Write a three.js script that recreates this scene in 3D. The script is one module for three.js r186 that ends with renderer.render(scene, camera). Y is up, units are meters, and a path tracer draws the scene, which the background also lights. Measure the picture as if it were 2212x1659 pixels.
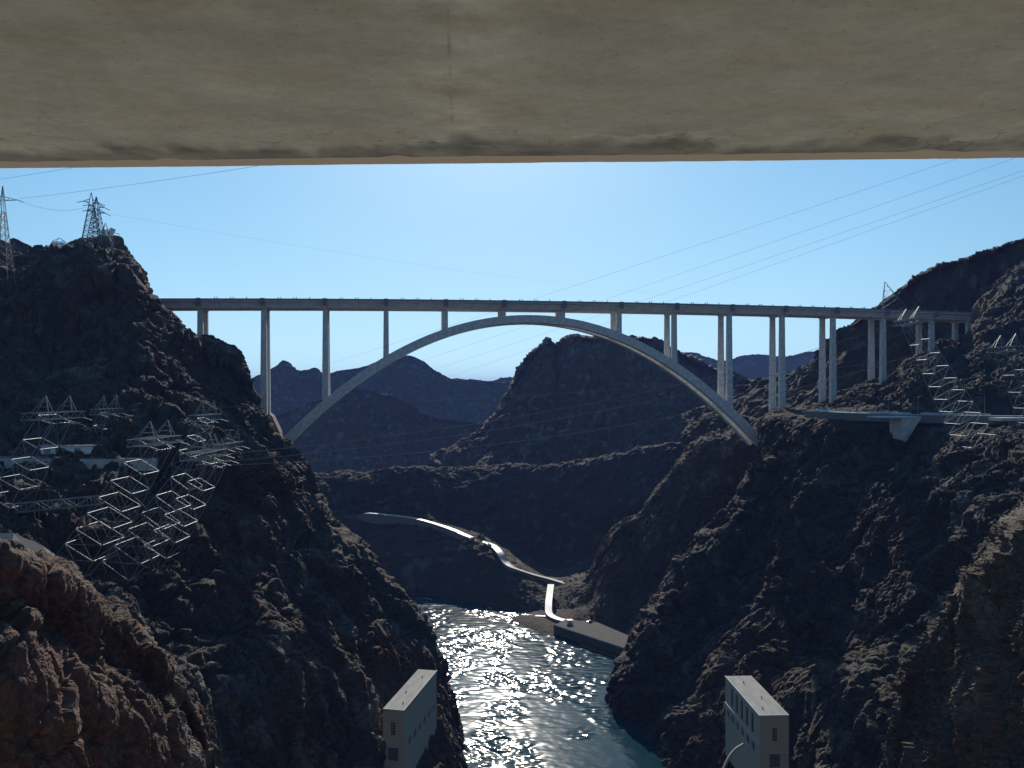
import * as THREE from 'three';
import { mergeGeometries } from 'three/addons/utils/BufferGeometryUtils.js';

// ------------------------------------------------------------------ camera
// photograph is read on a 2212 x 1659 grid: focal length 1727, principal point (1106, 842)
const EYE = 180;                                  // metres above the river
const F = 1727, CX = 1106, CY = 842;
const scene = new THREE.Scene();
const camera = new THREE.PerspectiveCamera(2 * Math.atan(1659 / 2 / F) * 180 / Math.PI, 4 / 3, 0.05, 40000);
camera.position.set(0, EYE, 0);
camera.lookAt(0, EYE, -100);
camera.setViewOffset(2212, 1659, 0, -12.5, 2212, 1659);

const renderer = new THREE.WebGLRenderer({ antialias: true });
renderer.setSize(1024, 768);
renderer.toneMapping = THREE.LinearToneMapping;
renderer.toneMappingExposure = 1.0;
renderer.shadowMap.enabled = true;

// ------------------------------------------------------------------ sun and sky
const SUN_EL = 29 * Math.PI / 180, SUN_AZ = -1.5 * Math.PI / 180;      // azimuth to the right of straight ahead
const sunDir = new THREE.Vector3(Math.sin(SUN_AZ) * Math.cos(SUN_EL), Math.sin(SUN_EL), -Math.cos(SUN_AZ) * Math.cos(SUN_EL));
const sun = new THREE.DirectionalLight(new THREE.Color(1.0, 0.93, 0.82), 4.8);
sun.position.copy(sunDir).multiplyScalar(900).add(new THREE.Vector3(0, 100, -450));
sun.target.position.set(0, 100, -450);
sun.castShadow = true;
sun.shadow.mapSize.set(4096, 4096);
Object.assign(sun.shadow.camera, { left: -500, right: 500, top: 500, bottom: -500, near: 10, far: 2500 });
scene.add(sun, sun.target);
{
  const w = 1024, h = 512, a = new Float32Array(w * h * 4);
  for (let j = 0; j < h; j++) for (let i = 0; i < w; i++) {
    const el = ((j + 0.5) / h - 0.5) * Math.PI, az = ((i + 0.5) / w - 0.5) * 2 * Math.PI;
    const x = Math.cos(el) * Math.cos(az), y = Math.sin(el), z = Math.cos(el) * Math.sin(az);
    const c = x * sunDir.x + y * sunDir.y + z * sunDir.z, g = Math.acos(Math.min(1, Math.max(-1, c)));
    const eld = Math.max(el, 0) * 180 / Math.PI, gd = g * 180 / Math.PI;
    const p = gd < 30 ? 1 : 0.34 + 0.66 * Math.exp(-(gd - 30) / 45);      // air and haze scatter most of the light forward
    const hi = p * (1 - 0.45 * Math.max(y, 0)), mie = 1.25 * Math.exp(-gd / 9.5);
    let r = 0.09 * hi + 0.62 * p * Math.exp(-eld / 10) + mie;
    let gg = 0.36 * hi + 0.70 * p * Math.exp(-eld / 12) + mie * 0.92;
    let b = 0.84 * hi + 0.36 * p * Math.exp(-eld / 14) + mie * 0.6;
    if (y < 0) { const k = Math.max(0.35, 1 + y * 4); r *= k; gg *= k; b *= k; }
    const o = (j * w + i) * 4;
    a[o] = r; a[o + 1] = gg; a[o + 2] = b; a[o + 3] = 1;
  }
  const sky = new THREE.DataTexture(a, w, h, THREE.RGBAFormat, THREE.FloatType);
  sky.mapping = THREE.EquirectangularReflectionMapping;
  sky.magFilter = sky.minFilter = THREE.LinearFilter;
  sky.needsUpdate = true;
  scene.background = sky; scene.environment = sky;
}
scene.fog = new THREE.FogExp2(new THREE.Color(0.26, 0.40, 1.0), 0.00006);

// ------------------------------------------------------------------ helpers
const V = (x, y, z) => new THREE.Vector3(x, y, z);
const W = (px, py, d) => V((px - CX) / F * d, EYE + (CY - py) / F * d, -d);      // picture place and distance -> point of the world
let seed = 7;
const rnd = () => { seed = (seed * 1664525 + 1013904223) >>> 0; return seed / 4294967296; };
const reseed = s => { seed = s >>> 0; rnd(); rnd(); };
const lerp = (a, b, t) => a + (b - a) * t;
const clamp = (x, a = 0, b = 1) => Math.min(b, Math.max(a, x));
const smooth = (a, b, x) => { const t = clamp((x - a) / (b - a)); return t * t * (3 - 2 * t); };
// gradient noise
const PERM = new Uint8Array(512);
{ reseed(1234); const p = [...Array(256).keys()]; for (let i = 255; i > 0; i--) { const j = Math.floor(rnd() * (i + 1)); [p[i], p[j]] = [p[j], p[i]]; } for (let i = 0; i < 512; i++) PERM[i] = p[i & 255]; }
const GX = [1, -1, 1, -1, 1, -1, 1, -1, 0, 0, 0, 0, 1, -1, 0, 0], GY = [1, 1, -1, -1, 0, 0, 0, 0, 1, -1, 1, -1, 1, 1, -1, -1], GZ = [0, 0, 0, 0, 1, 1, -1, -1, 1, 1, -1, -1, 0, 0, 1, 1];
function noise(x, y, z) {
  const xf = Math.floor(x), yf = Math.floor(y), zf = Math.floor(z), X = xf & 255, Y = yf & 255, Z = zf & 255;
  x -= xf; y -= yf; z -= zf;
  const u = x * x * x * (x * (x * 6 - 15) + 10), v = y * y * y * (y * (y * 6 - 15) + 10), w = z * z * z * (z * (z * 6 - 15) + 10);
  const A = PERM[X] + Y, AA = PERM[A & 511] + Z, AB = PERM[(A + 1) & 511] + Z, B = PERM[X + 1] + Y, BA = PERM[B & 511] + Z, BB = PERM[(B + 1) & 511] + Z;
  const g = (h, x, y, z) => { h &= 15; return GX[h] * x + GY[h] * y + GZ[h] * z; };
  return lerp(lerp(lerp(g(PERM[AA & 511], x, y, z), g(PERM[BA & 511], x - 1, y, z), u), lerp(g(PERM[AB & 511], x, y - 1, z), g(PERM[BB & 511], x - 1, y - 1, z), u), v),
    lerp(lerp(g(PERM[(AA + 1) & 511], x, y, z - 1), g(PERM[(BA + 1) & 511], x - 1, y, z - 1), u), lerp(g(PERM[(AB + 1) & 511], x, y - 1, z - 1), g(PERM[(BB + 1) & 511], x - 1, y - 1, z - 1), u), v), w);
}
const fbm = (x, y, z, n) => { let s = 0, a = 0.5; for (let i = 0; i < n; i++) { s += a * noise(x, y, z); x = x * 2.03 + 7.1; y = y * 2.03 + 3.7; z = z * 2.03 + 5.3; a *= 0.5; } return s; };
const ridged = (x, y, z, n) => { let s = 0, a = 0.5; for (let i = 0; i < n; i++) { s += a * (1 - 2 * Math.abs(noise(x, y, z))); x = x * 2.07 + 1.1; y = y * 2.07 + 9.7; z = z * 2.07 + 4.3; a *= 0.5; } return s; };
const h3 = (i, j, k) => { let n = Math.imul(i, 374761393) ^ Math.imul(j, 668265263) ^ Math.imul(k, 1274126177); n = Math.imul(n ^ (n >>> 13), 1274126177); return (n ^ (n >>> 16)) >>> 0; };
// broken rock: every Voronoi block steps out by its own amount and leans its own way
function blocks(x, y, z) {
  const xi = Math.floor(x), yi = Math.floor(y), zi = Math.floor(z);
  let f1 = 9, f2 = 9, bh = 0, bx = 0, by = 0, bz = 0;
  for (let k = -1; k <= 1; k++) for (let j = -1; j <= 1; j++) for (let i = -1; i <= 1; i++) {
    const h = h3(xi + i, yi + j, zi + k);
    const dx = xi + i + (h & 1023) / 1023 - x, dy = yi + j + ((h >>> 10) & 1023) / 1023 - y, dz = zi + k + ((h >>> 20) & 1023) / 1023 - z;
    const d = dx * dx + dy * dy + dz * dz;
    if (d < f1) { f2 = f1; f1 = d; bh = h; bx = dx; by = dy; bz = dz; } else if (d < f2) f2 = d;
  }
  const r = n => (((Math.imul(bh, n) >>> 8) & 1023) / 1023 - 0.5);
  const crack = smooth(0, 0.16, Math.sqrt(f2) - Math.sqrt(f1));
  return (r(2654435761) * 1.1 + (r(40503) * bx + r(69069) * by + r(97531) * bz) * 1.3) * 0.8 - (1 - crack) * 0.28;
}
const cr = (a, b, c, d, t) => 0.5 * (2 * b + (c - a) * t + (2 * a - 5 * b + 4 * c - d) * t * t + (3 * b - a - 3 * c + d) * t * t * t);

function mesh(name, g, m, parent) {
  const o = new THREE.Mesh(g, m); o.name = name; o.castShadow = o.receiveShadow = true;
  (parent || scene).add(o); return o;
}
const taken = {};
function numbered(name) { const n = taken[name] = (taken[name] ?? -1) + 1; return n ? `${name}_${String(n).padStart(3, '0')}` : name; }
function thing(name, label, category, pos = [0, 0, 0], turn = 0, group) {
  const o = new THREE.Group(); o.name = numbered(name); o.position.set(...pos); o.rotation.y = turn;
  o.userData = { label, category }; if (group) o.userData.group = group; scene.add(o); return o;
}
function tag(o, label, category, group) { o.name = numbered(o.name); o.userData.label = label; o.userData.category = category; if (group) o.userData.group = group; return o; }
function structure(o, label, category) { o.name = numbered(o.name); o.userData.kind = 'structure'; if (label) { o.userData.label = label; o.userData.category = category; } return o; }
function box(w, h, d, x = 0, y = 0, z = 0) { const g = new THREE.BoxGeometry(w, h, d); g.translate(x, y, z); return g; }
const UPV = V(0, 1, 0);
function bar(a, b, t, t2 = t) {                           // square bar between two points
  const d = b.clone().sub(a), L = d.length(); d.normalize();
  const g = new THREE.BoxGeometry(t, L, t2);
  g.applyQuaternion(new THREE.Quaternion().setFromUnitVectors(UPV, d));
  const m = a.clone().add(b).multiplyScalar(0.5); g.translate(m.x, m.y, m.z); return g;
}
function rod(a, b, r) {                                   // round bar between two points
  const d = b.clone().sub(a), L = d.length(); d.normalize();
  const g = new THREE.CylinderGeometry(r, r, L, 8); g.applyQuaternion(new THREE.Quaternion().setFromUnitVectors(UPV, d));
  const m = a.clone().add(b).multiplyScalar(0.5); g.translate(m.x, m.y, m.z); return g;
}
function prism(pts, depth) {                              // outline in x,y pushed out along z
  const s = new THREE.Shape(pts.map(p => new THREE.Vector2(p[0], p[1])));
  return new THREE.ExtrudeGeometry(s, { depth, bevelEnabled: false });
}
function metreUV(g) {                                     // texture coordinates in units of twelve metres
  const p = g.attributes.position, uv = new Float32Array(p.count * 2);
  for (let i = 0; i < p.count; i++) { uv[i * 2] = (p.getX(i) + p.getZ(i) * 0.9) / 12; uv[i * 2 + 1] = (p.getY(i) + p.getZ(i) * 0.3) / 12; }
  g.setAttribute('uv', new THREE.BufferAttribute(uv, 2)); return g;
}
function hexa(p) {                                        // eight corners: bottom 0-3 and top 4-7, both the same way round
  const q = [[0, 1, 2, 3], [7, 6, 5, 4], [0, 4, 5, 1], [1, 5, 6, 2], [2, 6, 7, 3], [3, 7, 4, 0]], pos = [];
  for (const [a, b, c, d] of q) for (const i of [a, b, c, a, c, d]) pos.push(p[i].x, p[i].y, p[i].z);
  const g = new THREE.BufferGeometry(); g.setAttribute('position', new THREE.Float32BufferAttribute(pos, 3)); g.computeVertexNormals();
  return metreUV(g);
}
const merge = l => mergeGeometries(l.map(g => g.index ? g.toNonIndexed() : g));

// ------------------------------------------------------------------ textures and materials
function dataTex(w, h, fn, srgb) {
  const a = new Uint8Array(w * h * 4);
  for (let j = 0; j < h; j++) for (let i = 0; i < w; i++) { const c = fn(i / w, j / h), o = (j * w + i) * 4; a[o] = clamp(c[0]) * 255; a[o + 1] = clamp(c[1]) * 255; a[o + 2] = clamp(c[2]) * 255; a[o + 3] = 255; }
  const t = new THREE.DataTexture(a, w, h); t.wrapS = t.wrapT = THREE.RepeatWrapping; t.magFilter = THREE.LinearFilter; t.minFilter = THREE.LinearMipmapLinearFilter; t.generateMipmaps = true;
  if (srgb) t.colorSpace = THREE.SRGBColorSpace; t.needsUpdate = true; return t;
}
function pn(x, y, n, k) {                                 // gradient noise that repeats after n cells
  const xi = Math.floor(x), yi = Math.floor(y), fx = x - xi, fy = y - yi, u = fx * fx * fx * (fx * (fx * 6 - 15) + 10), v = fy * fy * fy * (fy * (fy * 6 - 15) + 10);
  const g = (i, j) => { const h = h3(((xi + i) % n + n) % n, ((yi + j) % n + n) % n, k), t = (h & 1023) / 1023 * 6.2832; return Math.cos(t) * (fx - i) + Math.sin(t) * (fy - j); };
  return lerp(lerp(g(0, 0), g(1, 0), u), lerp(g(0, 1), g(1, 1), u), v);
}
const tileN = (u, v, n, k) => { let s = 0, a = 0.62; for (let o = 0; o < 4; o++) { s += a * pn(u * n, v * n, n, k + o); n *= 2; a *= 0.5; } return s; };   // tiles in both ways
const rockBump = dataTex(512, 512, (u, v) => { const x = 0.5 + 0.6 * tileN(u, v, 9, 3) + 0.4 * tileN(u, v, 40, 8); return [x, x, x]; });
const rockTint = dataTex(512, 512, (u, v) => { const a = tileN(u, v, 22, 13), b = tileN(u, v, 60, 5); const k = 0.80 + 0.5 * a + 0.35 * b; return [k * (1 + 0.10 * a), k, k * (1 - 0.10 * a)]; }, true);
const rockM = new THREE.MeshStandardMaterial({ vertexColors: true, map: rockTint, bumpMap: rockBump, bumpScale: 1.1, roughness: 0.95 });
const farM = new THREE.MeshStandardMaterial({ vertexColors: true, roughness: 1 });
const concTint = dataTex(512, 512, (u, v) => { const a = tileN(u, v, 5, 2), b = tileN(u, v, 40, 4); const k = 0.88 + 0.18 * a + 0.10 * b; return [k, k * 0.995, k * (0.985 - 0.05 * a)]; }, true);
const concM = new THREE.MeshStandardMaterial({ color: new THREE.Color(0.66, 0.63, 0.585), map: concTint, roughness: 0.9 });
const bridgeM = new THREE.MeshStandardMaterial({ color: new THREE.Color(0.78, 0.765, 0.74), map: concTint, roughness: 0.85 });
const girderM = new THREE.MeshStandardMaterial({ color: new THREE.Color(0.72, 0.72, 0.71), map: concTint, roughness: 0.6 });
const steelM = new THREE.MeshStandardMaterial({ color: new THREE.Color(0.22, 0.232, 0.23), roughness: 0.5, metalness: 0.3 });
const darkSteelM = new THREE.MeshStandardMaterial({ color: new THREE.Color(0.17, 0.17, 0.18), roughness: 0.6, metalness: 0.3 });
const roadM = new THREE.MeshStandardMaterial({ color: new THREE.Color(0.36, 0.345, 0.32), roughness: 0.5 });
const glassM = new THREE.MeshStandardMaterial({ color: new THREE.Color(0.012, 0.012, 0.013), roughness: 0.6 });
const whiteM = new THREE.MeshStandardMaterial({ color: new THREE.Color(0.75, 0.75, 0.73), roughness: 0.5 });
const wireM = new THREE.MeshStandardMaterial({ color: new THREE.Color(0.17, 0.16, 0.15), roughness: 0.9 });
const GREY = [0.082, 0.064, 0.048], BROWN = [0.086, 0.056, 0.033], RED = [0.140, 0.060, 0.034], PALE = [0.23, 0.195, 0.156], DARK = [0.030, 0.023, 0.017], OLIVE = [0.060, 0.053, 0.021];
const mixc = (a, b, t) => [lerp(a[0], b[0], t), lerp(a[1], b[1], t), lerp(a[2], b[2], t)];

// ------------------------------------------------------------------ terrain: a sheet through rows of surveyed points, broken up like rock
// sections[i][j] = [px, py, distance] ; opt.amp scales the relief, opt.red the share of red rock
const GROUND = [];                                     // points of every terrain sheet, to stand things on
function groundAt(x, z, r = 2.5, most = 1e9) { let y = -1e9; for (const p of GROUND) for (let i = 0; i < p.length; i += 3) if (Math.abs(p[i] - x) < r && Math.abs(p[i + 2] - z) < r && p[i + 1] > y && p[i + 1] < most) y = p[i + 1]; return y; }
function terrain(name, sections, nu, nv, opt = {}) {
  const P = sections.map(s => s.map(q => W(...q))), I = P.length, J = P[0].length;
  const wu = [], wv = [];
  for (let i = 0; i < I - 1; i++) { let s = 0; for (let j = 0; j < J; j++) s += P[i][j].distanceTo(P[i + 1][j]) / (sections[i][j][2] + 60); wu.push(s / J); }
  for (let j = 0; j < J - 1; j++) { let s = 0; for (let i = 0; i < I; i++) s += P[i][j].distanceTo(P[i][j + 1]) / (sections[i][j][2] + 60); wv.push(s / I); }
  const spread = (w, n) => { const tot = w.reduce((a, b) => a + b), out = []; for (let k = 0; k <= n; k++) { let t = k / n * tot, i = 0; while (i < w.length - 1 && t > w[i]) { t -= w[i]; i++; } out.push([i, clamp(t / w[i])]); } return out; };
  const U = spread(wu, nu), VV = spread(wv, nv), N = (nu + 1) * (nv + 1);
  const base = new Float32Array(N * 3), pos = new Float32Array(N * 3), col = new Float32Array(N * 3), uv = new Float32Array(N * 2);
  const at = (i, j) => P[clamp(i, 0, I - 1)][clamp(j, 0, J - 1)];
  const tmp = [[0, 0, 0], [0, 0, 0], [0, 0, 0], [0, 0, 0]];
  for (let b = 0; b <= nv; b++) for (let a = 0; a <= nu; a++) {
    const [i, s] = U[a], [j, t] = VV[b], o = (b * (nu + 1) + a) * 3;
    for (let k = 0; k < 4; k++) {
      const A = at(i - 1 + k, j - 1), B = at(i - 1 + k, j), C = at(i - 1 + k, j + 1), D = at(i - 1 + k, j + 2);
      tmp[k][0] = cr(A.x, B.x, C.x, D.x, t); tmp[k][1] = cr(A.y, B.y, C.y, D.y, t); tmp[k][2] = cr(A.z, B.z, C.z, D.z, t);
    }
    for (let c = 0; c < 3; c++) base[o + c] = cr(tmp[0][c], tmp[1][c], tmp[2][c], tmp[3][c], s);
  }
  const cu = [0], cv = [0], W1 = nu + 1, step = (p, q) => Math.hypot(base[p] - base[q], base[p + 1] - base[q + 1], base[p + 2] - base[q + 2]);   // texture runs in metres along the sheet
  for (let a = 1; a <= nu; a++) { let m = 0, n = 0; for (let b = 0; b <= nv; b += 8) { m += step((b * W1 + a) * 3, (b * W1 + a - 1) * 3); n++; } cu.push(cu[a - 1] + m / n); }
  for (let b = 1; b <= nv; b++) { let m = 0, n = 0; for (let a = 0; a <= nu; a += 8) { m += step((b * W1 + a) * 3, ((b - 1) * W1 + a) * 3); n++; } cv.push(cv[b - 1] + m / n); }
  const R = opt.relief || relief, e = opt.flip ? -1 : 1;
  for (let b = 0; b <= nv; b++) for (let a = 0; a <= nu; a++) {
    const o = (b * (nu + 1) + a) * 3, q = a < nu ? o + 3 : o - 3, q2 = b < nv ? o + (nu + 1) * 3 : o - (nu + 1) * 3, sa = a < nu ? 1 : -1, sb = b < nv ? 1 : -1;
    const ux = (base[q] - base[o]) * sa, uy = (base[q + 1] - base[o + 1]) * sa, uz = (base[q + 2] - base[o + 2]) * sa;
    const vx = (base[q2] - base[o]) * sb, vy = (base[q2 + 1] - base[o + 1]) * sb, vz = (base[q2 + 2] - base[o + 2]) * sb;
    let nx = (vy * uz - vz * uy) * e, ny = (vz * ux - vx * uz) * e, nz = (vx * uy - vy * ux) * e; const L = Math.hypot(nx, ny, nz) || 1; nx /= L; ny /= L; nz /= L;
    const x = base[o], y = base[o + 1], z = base[o + 2];
    const r = R(x, y, z, opt), h = r[0];
    pos[o] = x + nx * h; pos[o + 1] = y + ny * h * 0.8 + r[1]; pos[o + 2] = z + nz * h;
    const c = (opt.color || rockColor)(pos[o], pos[o + 1], pos[o + 2], ny, opt, h);
    col[o] = c[0]; col[o + 1] = c[1]; col[o + 2] = c[2];
    uv[o / 3 * 2] = cu[a] / 22; uv[o / 3 * 2 + 1] = cv[b] / 22;
  }
  const idx = new Uint32Array(nu * nv * 6); let k = 0;
  for (let b = 0; b < nv; b++) for (let a = 0; a < nu; a++) {
    const p = b * (nu + 1) + a, q = p + nu + 1;
    if (opt.flip) { idx[k++] = p; idx[k++] = p + 1; idx[k++] = q; idx[k++] = p + 1; idx[k++] = q + 1; idx[k++] = q; }
    else { idx[k++] = p; idx[k++] = q; idx[k++] = p + 1; idx[k++] = p + 1; idx[k++] = q; idx[k++] = q + 1; }
  }
  const g = new THREE.BufferGeometry();
  g.setAttribute('position', new THREE.BufferAttribute(pos, 3)); g.setAttribute('color', new THREE.BufferAttribute(col, 3)); g.setAttribute('uv', new THREE.BufferAttribute(uv, 2));
  g.setIndex(new THREE.BufferAttribute(idx, 1)); g.computeVertexNormals();
  const m = structure(mesh(name, g, opt.material || rockM)); GROUND.push(pos); return m;
}
function relief(x, y, z, o) {
  const k = o.amp ?? 1, f = o.size ?? 1;
  const wx = noise(x / 23, y / 23, z / 23) * 6, wz = noise(x / 23 + 40, y / 23, z / 23) * 6, wy = noise(x / 29, y / 29 + 70, z / 29) * 5;
  const X = (x + wx) / f, Y = (y + wy) / f, Z = (z + wz) / f;
  let h = ridged(X / 58, Y / 240, Z / 58, 3) * 13;
  h += ridged(X / 19 + 5, Y / 62, Z / 19, 3) * 5.0;
  h += blocks(X / 12, Y / 25, Z / 12) * 4.4;
  h += blocks(X / 4.4 + 9, Y / 6.0, Z / 4.4) * 1.4;
  h += blocks(X / 1.8 + 3, Y / 2.2, Z / 1.8) * 0.65;
  h += fbm(X / 2.0, Y / 2.0, Z / 2.0, 2) * 0.8;
  const ck = Math.abs(noise(X / 8 + 60, Y / 70, Z / 8)), ck2 = Math.abs(noise(X / 15 + 20, Y / 26 + 4, Z / 15));   // clefts
  h -= smooth(0.07, 0, ck) * 2.6 + smooth(0.05, 0, ck2) * 2.2;
  const m = o.mask ? o.mask(x, y, z) : 1;
  return [(h - 5.5) * k * f * m, fbm(X / 7 + 31, Y / 7, Z / 7, 3) * 1.4 * k * m];
}
function rockColor(x, y, z, ny, o) {
  const a = fbm(x / 46 + 3, y / 60, z / 46, 4), b = fbm(x / 11, y / 15 + 8, z / 11, 3), s = fbm(x / 5 + 9, y / 40, z / 5, 3);
  let c = mixc(GREY, BROWN, smooth(-0.25, 0.25, a + b * 0.4));
  c = mixc(c, RED, clamp((o.red ?? 0.15) + a * 0.9 + b * 0.3));
  c = mixc(c, PALE, smooth(0.12, 0.30, b - a * 0.3) * 0.7);
  c = mixc(c, DARK, smooth(0.12, 0.34, s) * 0.6);
  c = mixc(c, OLIVE, smooth(0.35, 0.9, ny) * smooth(-0.05, 0.25, fbm(x / 6, y / 6, z / 6 + 50, 3)) * 0.8);
  return mixc(c, PALE, o.pale ?? 0);
}
// ------------------------------------------------------------------ the canyon
// ground far below and behind everything
{
  const g = new THREE.PlaneGeometry(30000, 30000, 1, 1); g.rotateX(-Math.PI / 2); g.translate(0, -14, -3000);
  structure(mesh('ground', g, new THREE.MeshStandardMaterial({ color: new THREE.Color(0.14, 0.11, 0.085), roughness: 1 })));
}
// left wall: rows run from behind the crest down to the river
terrain('canyon_wall_left', [
  [[-900, 480, 600], [-900, 470, 430], [-900, 640, 400], [-900, 850, 340], [-900, 960, 300], [-950, 1150, 230], [-1000, 1350, 190], [-1050, 1550, 170], [-1100, 2400, 160]],
  [[-300, 560, 600], [-300, 540, 440], [-300, 690, 400], [-300, 860, 345], [-300, 985, 305], [-300, 1180, 235], [-250, 1340, 200], [-220, 1520, 175], [-180, 2400, 165]],
  [[0, 590, 600], [0, 568, 445], [0, 700, 405], [0, 860, 350], [0, 985, 310], [0, 1190, 245], [60, 1340, 212], [90, 1520, 190], [120, 2300, 180]],
  [[120, 570, 610], [120, 553, 445], [125, 690, 405], [130, 858, 350], [140, 985, 312], [165, 1215, 255], [210, 1370, 225], [240, 1540, 205], [270, 2300, 195]],
  [[215, 560, 610], [218, 536, 440], [222, 680, 402], [235, 852, 352], [262, 985, 316], [305, 1235, 265], [350, 1390, 240], [385, 1560, 222], [430, 2250, 212]],
  [[270, 610, 610], [280, 578, 442], [300, 710, 405], [325, 862, 358], [360, 985, 322], [400, 1180, 285], [450, 1360, 262], [500, 1540, 245], [560, 2200, 240]],
  [[310, 690, 620], [332, 668, 448], [365, 755, 415], [390, 875, 368], [425, 985, 330], [465, 1120, 310], [540, 1320, 290], [600, 1510, 272], [660, 2150, 268]],
  [[360, 760, 620], [398, 726, 454], [430, 800, 428], [450, 888, 385], [490, 985, 345], [530, 1090, 335], [630, 1300, 318], [705, 1500, 302], [900, 1900, 305]],
  [[400, 810, 620], [480, 760, 462], [500, 840, 440], [515, 905, 410], [550, 985, 372], [595, 1095, 360], [735, 1300, 350], [838, 1480, 345], [1012, 1785, 335]],
  [[440, 890, 640], [530, 845, 470], [545, 900, 466], [585, 950, 458], [637, 1012, 445], [682, 1105, 430], [835, 1268, 410], [935, 1425, 395], [1014, 1685, 380]],
  [[440, 900, 700], [490, 870, 620], [495, 915, 610], [520, 960, 600], [560, 1030, 590], [600, 1120, 580], [740, 1290, 560], [830, 1430, 540], [880, 1500, 520]],
], 780, 620, { red: 0.3, mask: (x, y, z) => 1 - 0.75 * Math.exp(-(((x + 38) / 26) ** 2 + ((z + 335) / 40) ** 2 + ((y - 45) / 40) ** 2)) });
// hump of red rock in the left foreground
terrain('canyon_rock_left', [
  [[-700, 1150, 200], [-700, 1040, 95], [-700, 1250, 84], [-700, 1500, 76], [-700, 2600, 70]],
  [[-250, 1260, 200], [-250, 1120, 108], [-250, 1300, 100], [-250, 1540, 90], [-250, 2500, 82]],
  [[0, 1340, 200], [0, 1190, 122], [10, 1330, 114], [20, 1540, 104], [20, 2400, 96]],
  [[130, 1400, 205], [130, 1252, 132], [140, 1380, 124], [150, 1560, 115], [160, 2300, 108]],
  [[240, 1480, 215], [240, 1330, 142], [255, 1440, 135], [270, 1600, 126], [280, 2200, 120]],
  [[330, 1560, 222], [330, 1410, 150], [345, 1500, 143], [360, 1620, 136], [370, 2200, 130]],
  [[400, 1640, 230], [405, 1500, 157], [412, 1570, 151], [420, 1660, 144], [430, 2200, 138]],
  [[440, 1750, 240], [450, 1620, 163], [455, 1680, 157], [460, 1750, 150], [470, 2200, 144]],
  [[450, 2000, 240], [500, 1850, 170], [505, 1900, 165], [510, 1950, 158], [520, 2200, 150]],
], 430, 330, { red: 0.7, amp: 0.8, size: 0.62 });
// right wall: from the ground under the bridge, over the road bench, down to the river
terrain('canyon_wall_right', [
  [[1720, 940, 700], [1715, 925, 640], [1712, 935, 630], [1710, 945, 625], [1705, 960, 620], [1670, 1055, 610], [1610, 1135, 600], [1530, 1265, 590], [1460, 1390, 575], [1410, 1440, 560]],
  [[1690, 912, 620], [1665, 893, 553], [1656, 905, 543], [1652, 925, 534], [1650, 958, 528], [1618, 1062, 512], [1540, 1152, 497], [1450, 1272, 484], [1380, 1378, 475], [1325, 1530, 470]],
  [[1760, 895, 630], [1720, 886, 560], [1725, 890, 525], [1740, 906, 492], [1746, 926, 482], [1694, 1080, 467], [1610, 1230, 457], [1515, 1400, 442], [1450, 1510, 428], [1415, 1620, 408]],
  [[1820, 885, 640], [1800, 862, 566], [1805, 878, 525], [1810, 905, 472], [1815, 928, 458], [1785, 1080, 432], [1710, 1250, 412], [1620, 1400, 394], [1545, 1530, 380], [1462, 1700, 370]],
  [[1930, 845, 650], [1910, 830, 572], [1905, 856, 512], [1900, 908, 456], [1900, 930, 442], [1882, 1060, 408], [1840, 1250, 384], [1770, 1400, 368], [1690, 1500, 356], [1575, 1810, 338]],
  [[2040, 775, 650], [2013, 767, 577], [2000, 822, 505], [1985, 910, 442], [1988, 932, 427], [1985, 1050, 382], [1960, 1250, 345], [1905, 1400, 325], [1810, 1540, 312], [1730, 1930, 296]],
  [[2125, 705, 660], [2105, 728, 584], [2085, 805, 485], [2080, 910, 428], [2085, 934, 408], [2090, 1060, 354], [2085, 1250, 308], [2045, 1400, 280], [1965, 1560, 268], [1900, 2000, 258]],
  [[2215, 560, 650], [2188, 615, 572], [2175, 780, 475], [2190, 912, 418], [2195, 938, 394], [2205, 1060, 326], [2210, 1180, 268], [2190, 1350, 240], [2130, 1550, 226], [2080, 2100, 215]],
  [[2600, 450, 640], [2500, 540, 540], [2450, 750, 450], [2450, 895, 380], [2450, 940, 340], [2450, 1040, 270], [2430, 1130, 225], [2400, 1300, 195], [2350, 1500, 180], [2300, 2200, 170]],
  [[3300, 400, 640], [3200, 500, 540], [3100, 700, 430], [3050, 880, 360], [3050, 950, 310], [3050, 1050, 250], [3050, 1150, 205], [3050, 1300, 175], [3050, 1500, 160], [3050, 2200, 150]],
], 800, 660, { red: 0.02, mask: (x, y, z) => 1 - 0.8 * Math.exp(-(((x - 104) / 28) ** 2 + ((z + 328) / 40) ** 2 + ((y - 45) / 40) ** 2)) - 0.75 * Math.exp(-(((y - 163) / 7) ** 2)) * smooth(150, 175, x) * smooth(-360, -400, z) });
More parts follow.
